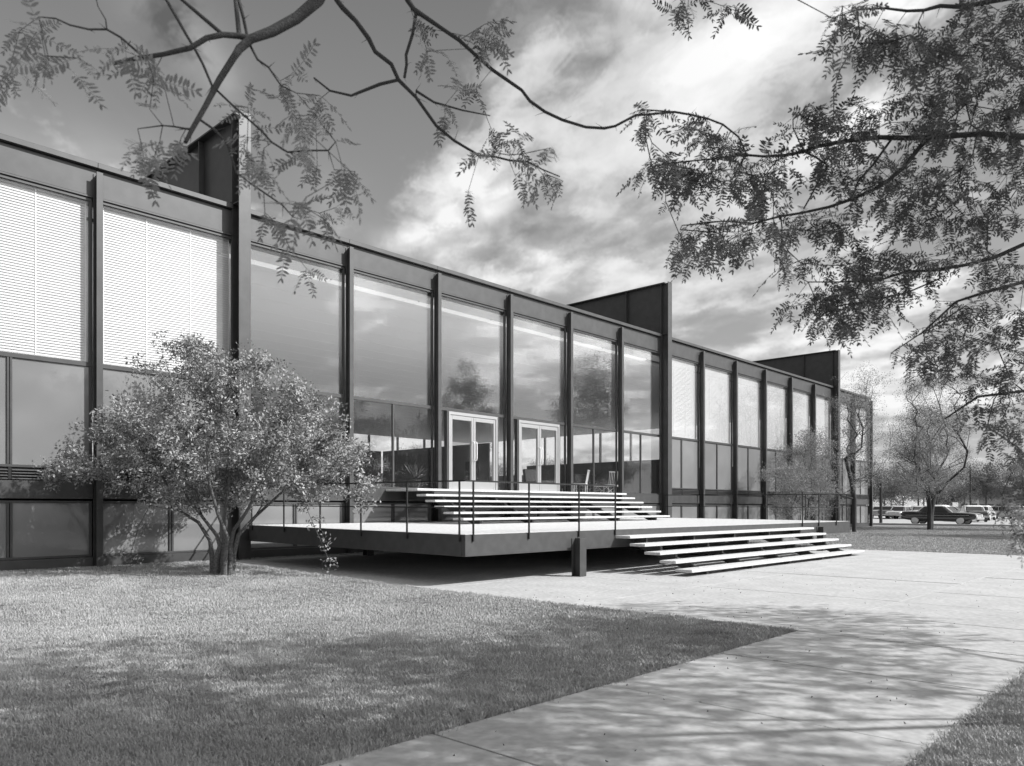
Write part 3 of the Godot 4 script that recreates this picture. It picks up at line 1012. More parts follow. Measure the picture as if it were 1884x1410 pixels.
	for e in [[300, 150, 25, 20, 3, 2.3], [275, 125, 15, 15, 2, 2.3], [100, 105, 20, 25, 3, 2.2], [135, 110, 12, 20, 2, 2.2], [25, 140, 22, 18, 3, 2.2], [65, 70, 20, 20, 3, 2.2], [30, 50, 20, 20, 1, 2.2], [235, 85, 25, 10, 2, 2.3],
		[565, 200, 20, 25, 4, 2.5], [595, 178, 20, 12, 2, 2.8], [515, 145, 20, 12, 2, 2.5], [465, 205, 15, 15, 2, 2.4], [480, 250, 25, 25, 4, 2.4], [275, 255, 30, 20, 4, 2.3], [270, 285, 15, 10, 2, 2.3], [325, 245, 10, 15, 1, 2.35], [445, 270, 12, 20, 2, 2.4],
		[555, 300, 25, 20, 3, 2.5], [600, 295, 20, 25, 3, 2.5], [640, 310, 15, 22, 4, 2.5], [565, 375, 30, 20, 4, 2.5], [610, 395, 25, 15, 4, 2.5], [500, 390, 20, 15, 2, 2.5], [470, 310, 12, 12, 2, 2.5], [560, 495, 8, 8, 1, 2.6],
		[770, 50, 20, 20, 2, 3.0], [790, 95, 20, 12, 3, 3.0], [885, 60, 25, 20, 6, 3.0], [895, 92, 12, 12, 2, 3.0], [815, 195, 15, 20, 2, 3.0], [860, 175, 25, 15, 3, 3.0], [900, 250, 25, 25, 4, 3.05], [920, 275, 18, 10, 3, 3.05], [955, 265, 15, 15, 3, 3.1], [1010, 270, 12, 12, 1, 2.6], [955, 327, 18, 8, 2, 3.1], [1005, 320, 20, 8, 3, 3.1], [1035, 332, 12, 10, 2, 3.1], [860, 345, 8, 8, 1, 3.0],
		[1195, 212, 25, 12, 5, 3.3], [1185, 235, 15, 10, 2, 3.3], [1255, 15, 20, 15, 3, 3.2], [1340, 12, 15, 10, 2, 3.2],
		[1215, 305, 35, 20, 8, 3.35], [1265, 315, 50, 32, 14, 3.4], [1325, 315, 50, 32, 11, 3.4], [1290, 245, 26, 28, 6, 3.4], [1340, 262, 26, 32, 7, 3.4], [1405, 310, 55, 30, 12, 3.4], [1400, 335, 26, 26, 6, 3.4], [1500, 235, 42, 50, 13, 3.45], [1560, 228, 55, 45, 14, 3.5], [1540, 290, 42, 35, 9, 3.4], [1600, 335, 50, 42, 13, 3.4],
		[1700, 205, 85, 50, 22, 3.5], [1800, 215, 85, 75, 30, 3.6], [1860, 150, 40, 75, 14, 3.6], [1700, 320, 85, 55, 22, 3.5], [1800, 370, 85, 55, 22, 3.6], [1860, 320, 40, 75, 14, 3.7], [1680, 400, 50, 24, 9, 3.5],
		[1285, 440, 45, 42, 12, 3.35], [1340, 425, 55, 26, 10, 3.35], [1410, 420, 52, 34, 12, 3.35], [1480, 410, 36, 26, 6, 3.35], [1520, 410, 36, 20, 5, 3.4], [1460, 475, 34, 34, 6, 3.4], [1560, 465, 40, 32, 7, 3.5],
		[1490, 560, 52, 34, 12, 3.5], [1560, 560, 55, 42, 15, 3.6], [1620, 540, 55, 42, 15, 3.6], [1620, 480, 52, 32, 10, 3.6], [1700, 480, 55, 42, 11, 3.7], [1760, 465, 52, 32, 7, 3.7], [1830, 500, 55, 36, 9, 3.8], [1540, 595, 42, 15, 5, 3.6],
		[1825, 590, 62, 52, 20, 3.8], [1740, 620, 52, 36, 12, 3.7], [1680, 650, 52, 20, 7, 3.7], [1860, 680, 36, 52, 11, 3.8], [1780, 690, 52, 34, 9, 3.8], [1850, 780, 40, 52, 12, 3.7], [1800, 760, 36, 36, 6, 3.7], [1862, 900, 30, 52, 7, 3.1], [1872, 960, 18, 26, 4, 3.0],
		[1560, 50, 32, 42, 8, 3.0], [1620, 85, 42, 42, 9, 3.05], [1680, 80, 42, 52, 11, 3.05], [1730, 105, 36, 45, 10, 3.1], [1800, 60, 55, 70, 18, 3.2], [1860, 50, 36, 55, 12, 3.3],
		[1990, 200, 90, 160, 30, 3.8], [1990, 560, 90, 180, 30, 3.9], [1970, 820, 80, 120, 14, 3.6]]:
		var many := int(e[4] * (1.45 if e[0] > 1200 else .8) + .5)
		for k in many:
			var a := r.randf() * TAU
			var s := sqrt(r.randf())
			att.append(at(e[0] + e[2] * s * cos(a), e[1] + e[3] * s * sin(a), e[5] + r.randfn() * .16) - base)
	t.grow(att, 0.0, 0.09, 0.05, r)
	var n_in := t.p.size()
	# the rest of the crown, which only shades the lawn and the path
	var hi := []
	for b in [[Vector3(-1.8, 6.6, -1.5), Vector3(2.8, 1.8, 2.4), 170], [Vector3(-4.4, 5.3, -2.4), Vector3(2.2, 1.3, 2.0), 130], [Vector3(.6, 5.2, -1.6), Vector3(2.2, 1.4, 2.0), 110], [Vector3(-2.6, 5.6, .4), Vector3(2.4, 1.4, 1.8), 70], [Vector3(-6.4, 4.7, -3.0), Vector3(1.6, .9, 1.5), 70], [Vector3(2.6, 4.8, -2.4), Vector3(1.8, 1.1, 1.8), 70]]:
		for k in b[2]:
			var q := in_ell(r, b[0], b[1], 0.3)
			var s := pix(q + base)
			if s.z > 0.05 and s.x > -60 and s.x < 1950 and s.y > -80 and s.y < 1500: continue
			hi.append(q)
	hi.sort_custom(func(a, b): return a.length() < b.length())
	t.grow(hi, 0.3, 0.3, 0.05, r)
	var rad := t.radii(0.0011, 2.2)
	for k in rad.size():
		rad[k] = minf(rad[k], .16)
		if k < n_in and t.rmin[k] == 0.0: rad[k] = minf(rad[k], .0032)
	tree_wood(t, o, rad, 0.0085, M["dark_bark"], 6, 0.1)
	# thorns
	var th := MB.new()
	for k in n_in:
		if t.rmin[k] > 0.0022 and t.par[k] >= 0 and r.randf() < .75:
			var ax := (t.p[k] - t.p[t.par[k]]).normalized()
			var d := (Vector3(r.randfn(), r.randfn() - .3, r.randfn()) + ax * .6).normalized()
			var l := r.randf_range(.02, .05)
			th.tube(PackedVector3Array([t.p[k], t.p[k] + d * l]), PackedFloat32Array([.0016, .0003]), 4)
	part("thorns", th.mesh(), M["dark_bark"], o).set_meta("kind", "stuff")
	# leaves
	var leaf := locust_leaf(9, .13, 0.0, r)
	var leaf_b := locust_leaf(7, .10, .02, r)
	var leaf_c := locust_leaf(10, .145, -.025, r)
	var near := []
	var far := []
	for k in t.p.size():
		var inside := k < n_in
		if t.rmin[k] > 0.0: continue
		if t.tip[k] == 0 and r.randf() > (.9 if inside else .4): continue
		for j in ((3 if t.tip[k] else 1) if inside else 26):
			var ax := Vector3(r.randfn(), 0, r.randfn())
			if t.par[k] >= 0: ax += (t.p[k] - t.p[t.par[k]]).normalized() * .8
			ax = (ax.normalized() + Vector3(0, r.randf_range(-1.1, .15), 0)).normalized()
			var x := Vector3.UP.cross(ax).normalized()
			x = x.rotated(ax, r.randfn() * .5)
			var bs := Basis(x, ax.cross(x), ax).scaled(Vector3.ONE * r.randf_range(.5, 1.0) * (1.0 if inside else 2.0))
			var xf := Transform3D(bs, t.p[k] + (Vector3.ZERO if inside else Vector3(r.randfn(), r.randfn() * .5, r.randfn()) * .28))
			if inside: near.append(xf)
			else: far.append(xf)
	near.sort_custom(func(a, b): return (a.origin + base).distance_squared_to(CAM) < (b.origin + base).distance_squared_to(CAM))
	var vis := []
	var rest := []
	for x in near:
		var s := pix(x.origin + base)
		if vis.size() < 300 and s.x > 0 and s.x < 1884 and s.y > 0: vis.append(x)
		else: rest.append(x)
	for x in vis:
		var l := part("leaf", [leaf, leaf_b, leaf_c][r.randi() % 3], M["locust_leaf"], o)
		l.transform = x
	rest.append_array(far)
	for kd in 3:
		var some := []
		var tones := PackedFloat32Array()
		for k in range(kd, rest.size(), 3):
			some.append(rest[k])
			tones.append(r.randf_range(.6, 1.3))
		scatter([leaf, leaf_b, leaf_c][kd], M["locust_leaf"], some, tones, "foliage", o)
	print("locust leaves near ", near.size(), " far ", far.size(), " nodes ", t.p.size())

func build_trees() -> void:
	var r := RandomNumberGenerator.new()
	r.seed = 9
	var cl := leaf_cluster(r, 14, 0.22, 0.10, 0.05, .1)
	var fine := leaf_cluster(r, 14, 0.16, 0.075, 0.03, .0)
	# thorny shrub by the far end of the platform
	make_tree("shrub", "dense low shrub growing against the hall beyond the platform", Vector3(25.6, -.04, 2.4),
		[[Vector3(0, -.05, 0), Vector3(-.1, .5, 0), Vector3(-.4, 1.1, .1)], [Vector3(.15, -.05, .1), Vector3(.35, .6, .1), Vector3(.8, 1.2, 0)], [Vector3(0, -.05, .2), Vector3(.1, .7, .3), Vector3(.1, 1.6, .4)]],
		[[Vector3(-1.0, 1.7, 0), Vector3(1.5, 1.1, 1.1)], [Vector3(1.0, 1.9, 0), Vector3(1.7, 1.2, 1.1)], [Vector3(.1, 3.0, 0), Vector3(1.6, 1.1, 1.1)], [Vector3(1.9, 3.0, .2), Vector3(1.3, 1.0, .9)], [Vector3(-2.0, 2.5, 0), Vector3(1.1, .7, .8)], [Vector3(1.2, 4.2, 0), Vector3(1.2, .9, .9)]],
		520, 5, fine, M["tree_leaf"], 0.95, 21, .12, .16, "", M["dark_bark"], "shrub")
	make_tree("young_tree", "thin open young tree with spindly branches at the corner of the hall", Vector3(31.5, -.07, 2.75),
		[[Vector3(0, -.05, 0), Vector3(0, .9, 0), Vector3(.02, 1.7, 0)]],
		[[Vector3(-1.4, 3.2, 0), Vector3(1.8, 1.4, 1.4)], [Vector3(1.0, 3.6, .2), Vector3(2.0, 1.6, 1.4)], [Vector3(-.2, 5.4, 0), Vector3(2.2, 1.6, 1.5)], [Vector3(.2, 7.4, 0), Vector3(1.6, 1.2, 1.2)], [Vector3(-1.6, 6.8, .2), Vector3(1.1, 1.0, 1.0)], [Vector3(2.2, 5.6, .2), Vector3(1.2, 1.2, 1.0)]],
		360, 4, fine, M["tree_leaf"], 0.85, 22, .2, .26, "", M["dark_bark"])
	make_tree("park_tree", "dark-trunked tree with a broad light crown on the lawn before the black car", Vector3(39.2, -.1, 4.2),
		[[Vector3(0, -.05, 0), Vector3(.02, .7, 0), Vector3(-.03, 1.25, 0)], [Vector3(.1, -.05, 0), Vector3(.12, .7, 0), Vector3(.2, 1.4, .05)]],
		[[Vector3(-2.0, 2.8, 0), Vector3(2.0, 1.0, 1.6)], [Vector3(1.8, 2.7, .4), Vector3(2.2, 1.0, 1.6)], [Vector3(0, 3.9, 0), Vector3(2.8, 1.4, 2.0)], [Vector3(-.8, 5.4, 0), Vector3(2.4, 1.5, 1.8)], [Vector3(1.4, 5.9, 0), Vector3(2.4, 1.7, 1.8)], [Vector3(-2.8, 4.6, 0), Vector3(1.4, 1.0, 1.2)], [Vector3(.2, 7.8, 0), Vector3(2.0, 1.4, 1.6)], [Vector3(3.2, 4.2, 0), Vector3(1.4, 1.0, 1.2)]],
		700, 6, fine, M["tree_leaf"], 1.0, 23, .4, .28, "", M["dark_bark"])
	make_tree("park_tree", "slender taller tree behind the broad-crowned one, near the parking lot", Vector3(45.5, -.12, 10.5),
		[[Vector3(0, -.05, 0), Vector3(.02, 1.0, 0), Vector3(-.03, 2.0, 0)]],
		[[Vector3(0, 4.0, 0), Vector3(2.4, 1.6, 2.0)], [Vector3(-.6, 6.0, 0), Vector3(2.0, 1.6, 1.8)], [Vector3(.8, 7.2, .3), Vector3(1.7, 1.4, 1.6)]],
		380, 6, fine, M["tree_leaf"], 1.1, 24, .3, .3, "", M["dark_bark"])
	# trees across the street behind the camera's right shoulder: the glass mirrors them
	make_tree("street_tree", "tall broad tree mirrored in the hall's glass, across the lawn", Vector3(32.0, 0, 25.5),
		[[Vector3(0, -.05, 0), Vector3(0, 2.2, 0), Vector3(.1, 4.0, 0)]],
		[[Vector3(-3.2, 4.4, 0), Vector3(2.4, 1.5, 2.0)], [Vector3(3.4, 4.8, 0), Vector3(2.6, 1.6, 2.0)], [Vector3(-1.6, 6.4, 0), Vector3(2.8, 1.8, 2.2)], [Vector3(1.4, 7.0, 0), Vector3(2.2, 1.8, 2.2)], [Vector3(0, 9.2, 0), Vector3(2.0, 2.0, 2.0)], [Vector3(-.6, 11.2, .2), Vector3(1.2, 1.3, 1.2)]],
		560, 7, cl, M["tree_leaf"], 1.1, 31, .3, .26)
	make_tree("street_tree", "wide open-crowned tree mirrored beside the taller one in the glass", Vector3(38.5, 0, 18.6),
		[[Vector3(0, -.05, 0), Vector3(0, 1.8, 0), Vector3(.1, 3.2, 0)]],
		[[Vector3(-5.0, 4.4, 0), Vector3(2.4, 1.5, 2.0)], [Vector3(4.6, 4.4, 1.0), Vector3(2.6, 1.5, 2.0)], [Vector3(-2.6, 5.4, 0), Vector3(2.6, 1.7, 2.2)], [Vector3(2.0, 5.6, 1.0), Vector3(2.6, 1.8, 2.2)], [Vector3(-1.2, 8.3, 0), Vector3(2.3, 2.0, 2.2)], [Vector3(1.6, 9.0, .6), Vector3(2.2, 2.0, 2.2)], [Vector3(0, 11.2, 0), Vector3(1.8, 1.6, 1.8)], [Vector3(-4.2, 7.2, -.5), Vector3(1.4, 1.0, 1.2)]],
		680, 7, cl, M["tree_leaf"], 1.1, 32, .32, .26)
	var lows := [[20, 42, 10.5], [26, 46, 11.5], [32, 44, 11.0], [38, 47, 12.0], [44, 44, 11.0], [14, 45, 10.5], [50, 46, 12.0], [57, 43, 11.5], [64, 42, 12], [8, 47, 11.0], [71, 44, 12]]
	for k in lows.size():
		var q: Array = lows[k]
		var h: float = q[2]
		make_tree("street_tree", "round bushy tree in the row along the street behind the lawn", Vector3(q[0], 0, q[1]), [[Vector3(0, -.05, 0), Vector3(0, 1.2, 0), Vector3(0, h * .3, 0)]],
			[[Vector3(-h * .22, h * .45, 0), Vector3(h * .3, h * .24, h * .28)], [Vector3(h * .22, h * .5, 0), Vector3(h * .3, h * .26, h * .28)], [Vector3(0, h * .74, 0), Vector3(h * .3, h * .26, h * .28)]],
			170, 7, cl, M["dark_leaf"], 2.0, 50 + k, .24, .42, "row of street trees")
	# trees behind the hall, seen through its glass
	for k in 10:
		var h := 7.0 + (k * 37 % 5) * .6
		make_tree("garden_tree", "bushy tree behind the hall, seen through its glass walls", Vector3(4.0 + k * 7.5, 0, -50.0 - (k * 53 % 7)), [[Vector3(0, -.05, 0), Vector3(0, 1.2, 0), Vector3(0, h * .3, 0)]],
			[[Vector3(-h * .28, h * .42, 0), Vector3(h * .34, h * .26, h * .28)], [Vector3(h * .28, h * .46, 0), Vector3(h * .34, h * .28, h * .28)], [Vector3(0, h * .72, 0), Vector3(h * .34, h * .26, h * .28)]],
			120, 6, cl, M["tree_leaf"], 1.7, 90 + k, .3, .4, "trees behind the hall")
	# trees far beyond the parking lot
	var fars := [[1628, 150, 9, 5], [1662, 130, 8, 5], [1700, 160, 10, 6], [1742, 140, 8.5, 5.5], [1775, 165, 11, 7], [1815, 135, 9.5, 6], [1850, 150, 11, 6], [1885, 130, 10, 6], [1915, 140, 10, 6], [1600, 170, 9, 6], [1640, 185, 12, 7], [1720, 190, 12, 8], [1800, 190, 13, 8]]
	for k in fars.size():
		var q: Array = fars[k]
		var p := at(q[0], HOR + 1.1967 * FOC / q[1], q[1])
		p.y = -.12
		var h: float = q[2]
		var w: float = q[3]
		make_tree("distant_tree", "hazy round tree in the far row beyond the parking lot", p, [[Vector3(0, -.1, 0), Vector3(0, h * .2, 0), Vector3(0, h * .32, 0)]],
			[[Vector3(-w * .35, h * .5, 0), Vector3(w * .45, h * .25, w * .4)], [Vector3(w * .35, h * .52, 0), Vector3(w * .45, h * .27, w * .4)], [Vector3(0, h * .74, 0), Vector3(w * .42, h * .24, w * .4)]],
			80, 6, cl, M["dark_leaf"], 2.6, 70 + k, .25, .6, "far row of trees", null, "tree", 1.15)

# ---------------------------------------------------------------- ground
func gy(x: float, z: float) -> float:   # the ground falls gently away from the hall
	return -.12 * maxf(clampf((z - .3) / 6.9, 0, 1), clampf((x - 43.5) / 2.0, 0, 1))

func build_ground() -> void:
	var b := MB.new()
	var gx := [-900.0, -60.0, -16.0, 14.0, 43.5, 45.5, 120.0, 1500.0]
	var gz := [-900.0, -40.0, 0.3, 7.2, 20.0, 60.0, 900.0]
	for i in gx.size() - 1:
		for j in gz.size() - 1:
			var q := []
			for w in [[i, j], [i + 1, j], [i + 1, j + 1], [i, j + 1]]: q.append(Vector3(gx[w[0]], gy(gx[w[0]], gz[w[1]]) - .03, gz[w[1]]))
			b.quad_auto(q[0], q[1], q[2], q[3], Vector3.UP)
	structure("lawn", b.mesh(), M["far_lawn"])
	# concrete path along the hall and the forecourt before the stair, poured slab by slab
	var bed := MB.new()
	bed.box(Vector3(-16, -.35, 13.4), Vector3(30, -.175, 15.46))
	bed.box(Vector3(-.4, -.35, 7.2), Vector3(16.3, -.175, 13.39))
	var walk := structure("sidewalk", bed.mesh(), M["soil"])
	var r := RandomNumberGenerator.new()
	r.seed = 4
	var slab := func(x0: float, z0: float, x1: float, z1: float) -> void:
		var gp := 0.007
		var o := part("paving_slab", bbox(Vector3(x1 - x0 - 2 * gp, .14, z1 - z0 - 2 * gp), .003), M["concrete"], walk, Vector3((x0 + x1) / 2, (gy(0, z0) + gy(0, z1)) / 2 - .07 + r.randf_range(-.004, .004), (z0 + z1) / 2))
		o.rotation.x = atan2(gy(0, z0) - gy(0, z1), z1 - z0)
	var x := -14.29
	while x < 29.0:
		slab.call(x, 13.31, x + 1.71, 15.5)
		x += 1.71
	var xs := [-.55, 2.9, 6.25, 9.6, 12.95, 16.35]
	var zs := [0.32, 3.75, 7.2, 10.2, 13.306]
	for i in 5:
		for j in 4: slab.call(xs[i], zs[j], xs[i + 1], zs[j + 1])
	var lot := MB.new()
	lot.box(Vector3(54.5, -.4, -60), Vector3(125, -.125, 60))
	structure("parking_lot", lot.mesh(), M["asphalt"])
	var kerb := MB.new()
	kerb.bevel(Transform3D(Basis.IDENTITY, Vector3(54.4, -.12, 0)), Vector3(.18, .24, 120), .02)
	structure("kerb", kerb.mesh(), M["concrete"])

func build_grass() -> void:
	var r := RandomNumberGenerator.new()
	r.seed = 12
	var tuft := MB.new()
	for k in 18:
		var a := r.randf() * TAU
		var lean := r.randf_range(.1, .9)
		var h := r.randf_range(.016, .04)
		var w := r.randf_range(.0016, .003)
		var p := Vector3(r.randf_range(-.045, .045), -.03, r.randf_range(-.045, .045))
		var d := Vector3(cos(a) * lean, 1, sin(a) * lean).normalized()
		var x := Vector3(-sin(a + r.randfn() * .4), 0, cos(a + r.randfn() * .4)) * w
		var m := p + d * (h * .55 + .03)
		var e := m + (d + Vector3(cos(a), -.5, sin(a)) * .5).normalized() * h * .5
		var nn := x.cross(d).normalized()
		if nn.y < 0: nn = -nn
		tuft.quad(p - x, p + x, m + x * .8, m - x * .8, nn)
		tuft.tri(m - x * .8, m + x * .8, e, nn)
	var nz := FastNoiseLite.new()
	nz.seed = 6
	nz.frequency = 0.55
	nz.fractal_octaves = 4
	var nz2 := FastNoiseLite.new()
	nz2.seed = 16
	nz2.frequency = 3.0
	var xf := []
	var tones := PackedFloat32Array()
	for band in [[3.0, 6.0, 1200.0, 1.0], [6.0, 9.0, 900.0, 1.05], [9.0, 14.0, 500.0, 1.2], [14.0, 22.0, 220.0, 1.5], [22.0, 54.0, 70.0, 2.0]]:
		# walk over a world box holding the band and keep what the lens can see
		var d0: float = band[0]
		var d1: float = band[1]
		var dens: float = band[2]
		var lo := Vector2(1e9, 1e9)
		var hi := -lo
		for u in [-120.0, 942.0, 2000.0]:
			for d in [d0, d1]:
				var q := at(u, HOR, d)
				lo = lo.min(Vector2(q.x, q.z)); hi = hi.max(Vector2(q.x, q.z))
		var n := int((hi.x - lo.x) * (hi.y - lo.y) * dens)
		for k in n:
			var px := r.randf_range(lo.x, hi.x)
			var pz := r.randf_range(lo.y, hi.y)
			if pz < -0.12 or px > 54.2: continue
			var jit := r.randf() * .05 + .05 * nz2.get_noise_2d(px * 1.5, pz * 1.5)
			if px > -.55 + jit - .015 and px < 16.35 - jit and pz < 13.4 and pz > .3: continue
			if pz > 13.31 + .015 - jit and pz < 15.5 - .01 + jit: continue
			var s := pix(Vector3(px, 0, pz))
			if s.z < d0 or s.z >= d1 or s.x < -110 or s.x > 1990 or s.y > 1500: continue
			var pn := nz.get_noise_2d(px, pz)
			if nz2.get_noise_2d(px * .35 + 40.0, pz * .35) < -.3 and r.randf() < .55: continue
			var sc: float = band[3] * r.randf_range(.75, 1.25)
			var bs := Basis(Vector3.UP, r.randf() * TAU).scaled(Vector3(sc, sc * (.55 if sc > 1.5 else .8) * (1.0 + .6 * pn + .4 * nz2.get_noise_2d(px * .7, pz * .7)), sc))
			xf.append(Transform3D(bs, Vector3(px, gy(px, pz), pz)))
			tones.append(clampf(.40 * (1.0 + .28 * pn + .18 * nz2.get_noise_2d(px, pz)) * r.randf_range(.85, 1.15), .15, .7))
	for q in [[-.61, 13.9, 15.4, 34], [-2.32, 13.4, 14.0, 8], [-4.03, 13.5, 15.4, 10]]:   # weeds in the joints of the path
		for k in q[3]:
			var s := r.randf_range(.25, .6)
			var zz := lerpf(q[1], q[2], pow(r.randf(), .7))
			xf.append(Transform3D(Basis(Vector3.UP, r.randf() * TAU).scaled(Vector3(s * .6, s * .5, s)), Vector3(q[0] + r.randf_range(-.02, .02), -.12, zz)))
			tones.append(r.randf_range(.1, .22))
	var o := scatter(tuft.mesh(), M["grass"], xf, tones, "grass", self)
	tag(o, "short mown grass of the lawn", "grass")
	print("grass tufts ", xf.size())
	# dry leaf scraps lying about
	var lf := leaf_cluster(r, 1, 0.0, .03, .016, 0)
	var fx := []
	var ft := PackedFloat32Array()
	for k in 420:
		var px := r.randf_range(-9, 8)
		var pz := r.randf_range(8.5, 16.5)
		fx.append(Transform3D(Basis.from_euler(Vector3(r.randf_range(-.4, .4), r.randf() * TAU, r.randf_range(-.4, .4))).scaled(Vector3.ONE * r.randf_range(.5, 1.2)), Vector3(px, gy(px, pz) + (.012 if pz > 13.3 or px > -.4 else .045), pz)))
		ft.append(r.randf_range(.2, .9))
	tag(scatter(lf, M["tree_leaf"], fx, ft, "leaf_litter", self), "scraps of fallen leaves on the path and lawn", "leaves")

# ---------------------------------------------------------------- cars and street things
func car_body(st: Array) -> ArrayMesh:
	var b := MB.new()
	var rings := []
	for s in st:
		var x: float = s[0]
		var w: float = s[1]
		var y0: float = s[2]
		var y1: float = s[3]
		var half := [Vector2(0, y0), Vector2(w * .86, y0), Vector2(w * .98, y0 + .08), Vector2(w, lerpf(y0, y1, .45)), Vector2(w * .99, y1 - .1), Vector2(w * .93, y1 - .015), Vector2(w * .8, y1 + .01), Vector2(0, y1 + .035)]
		var rr := []
		for q in half: rr.append(Vector3(x, q.y, q.x))
		for k in range(half.size() - 2, 0, -1): rr.append(Vector3(x, half[k].y, -half[k].x))
		rings.append(rr)
	b.loft(rings, true)
	b.cap(rings[0], Vector3.LEFT)
	b.cap(rings[-1], Vector3.RIGHT)
	return b.mesh()

func make_car(label: String, body: Material, top: Material, where: Vector3, turn: float, group: String, wagon := false) -> Node3D:
	var c := thing("parked_car", label, "car", where, turn, group)
	var rx := -2.3 if wagon else -1.55
	if not box_cache.has("car"):
		box_cache["car"] = car_body([[-2.68, .74, .5, .86], [-2.6, .88, .42, 1.0], [-2.1, .95, .34, 1.02], [-1.2, .965, .29, .99], [0.0, .97, .27, .955], [1.2, .965, .28, .93], [2.0, .945, .32, .9], [2.5, .89, .4, .86], [2.63, .78, .48, .78]])
		var tb := MB.new()
		var prof := [[.20, -.1], [.30, -.11], [.345, -.07], [.345, .07], [.30, .11], [.2, .1]]
		var rings := []
		for k in 21:
			var a := TAU * k / 20
			var rr := []
			for q in prof: rr.append(Vector3(q[0] * cos(a), q[0] * sin(a), q[1]))
			rings.append(rr)
		for k in 20:
			for j in 5:
				var mid := Vector3(cos(TAU * (k + .5) / 20), sin(TAU * (k + .5) / 20), (prof[j][1] + prof[j + 1][1]) * 4.0)
				tb.quad_auto(rings[k][j], rings[k][j + 1], rings[k + 1][j + 1], rings[k + 1][j], mid)
		box_cache["tyre"] = tb.mesh()
		var hb := MB.new()
		for s in [-1.0, 1.0]:
			var ra := []
			var rb := []
			for k in 16:
				ra.append(Vector3(.27 * cos(TAU * k / 16), .27 * sin(TAU * k / 16), s * .112))
				rb.append(Vector3(.1 * cos(TAU * k / 16), .1 * sin(TAU * k / 16), s * .13))
			hb.loft([ra, rb], true, false)
			hb.cap(rb, Vector3(0, 0, s))
		box_cache["hub"] = hb.mesh()
	part("body", box_cache["car"], body, c)
	var rect := func(x0: float, x1: float, w: float, y: float) -> Array:
		var a := []
		for q in [[x0, w * .75], [lerpf(x0, x1, .12), w], [lerpf(x0, x1, .88), w], [x1, w * .75], [x1, -w * .75], [lerpf(x0, x1, .88), -w], [lerpf(x0, x1, .12), -w], [x0, -w * .75]]: a.append(Vector3(q[0], y, q[1]))
		return a
	var gb := MB.new()
	gb.loft([rect.call(rx, 1.08, .84, .93), rect.call(rx + .5, .45, .68, 1.42)], true, false)
	part("window", gb.mesh(), M["car_glass"], c)
	var rb2 := MB.new()
	rb2.loft([rect.call(rx + .46, .5, .7, 1.40), rect.call(rx + .5, .45, .69, 1.46), rect.call(rx + .7, .2, .56, 1.525)], true)
	rb2.cap(rect.call(rx + .7, .2, .56, 1.525), Vector3.UP)
	part("roof", rb2.mesh(), top, c)
	for s in [-1.0, 1.0]:
		var pb := MB.new()
		for q in [[rx + .02, rx + .5, .05], [1.05, .46, .05], [-.3, -.3, .045]]:
			pb.bar(Vector3(q[0], .95, s * .81), Vector3(q[1], 1.42, s * .685), q[2], q[2])
		part("pillar", pb.mesh(), top, c)
		bpart("side_trim", Vector3(-2.3, .70, s * .968 - .012), Vector3(2.2, .725, s * .968 + .012), M["aluminium"], c)
		for x in [-1.6, 1.6]:
			var w := part("wheel", box_cache["tyre"], M["rubber"], c, Vector3(x, .345, s * .83))
			part("hubcap", box_cache["hub"], M["chrome_disc"], w)
		var hl := MB.new()
		hl.tube(PackedVector3Array([Vector3(2.5, .7, s * .66), Vector3(2.67, .7, s * .66)]), PackedFloat32Array([.11, .1]), 12)
		part("headlight", hl.mesh(), M["white"], c)
		bpart("tail_light", Vector3(-2.72, .72, s * .72 - .05), Vector3(-2.6, .9, s * .72 + .05), M["oak"], c)
	bpart("bumper", Vector3(2.62, .4, -.92), Vector3(2.76, .56, .92), M["aluminium"], c, .03)
	bpart("bumper", Vector3(-2.8, .42, -.92), Vector3(-2.66, .58, .92), M["aluminium"], c, .03)
	bpart("grille", Vector3(2.58, .56, -.5), Vector3(2.66, .74, .5), M["aluminium"], c, .01)
	return c

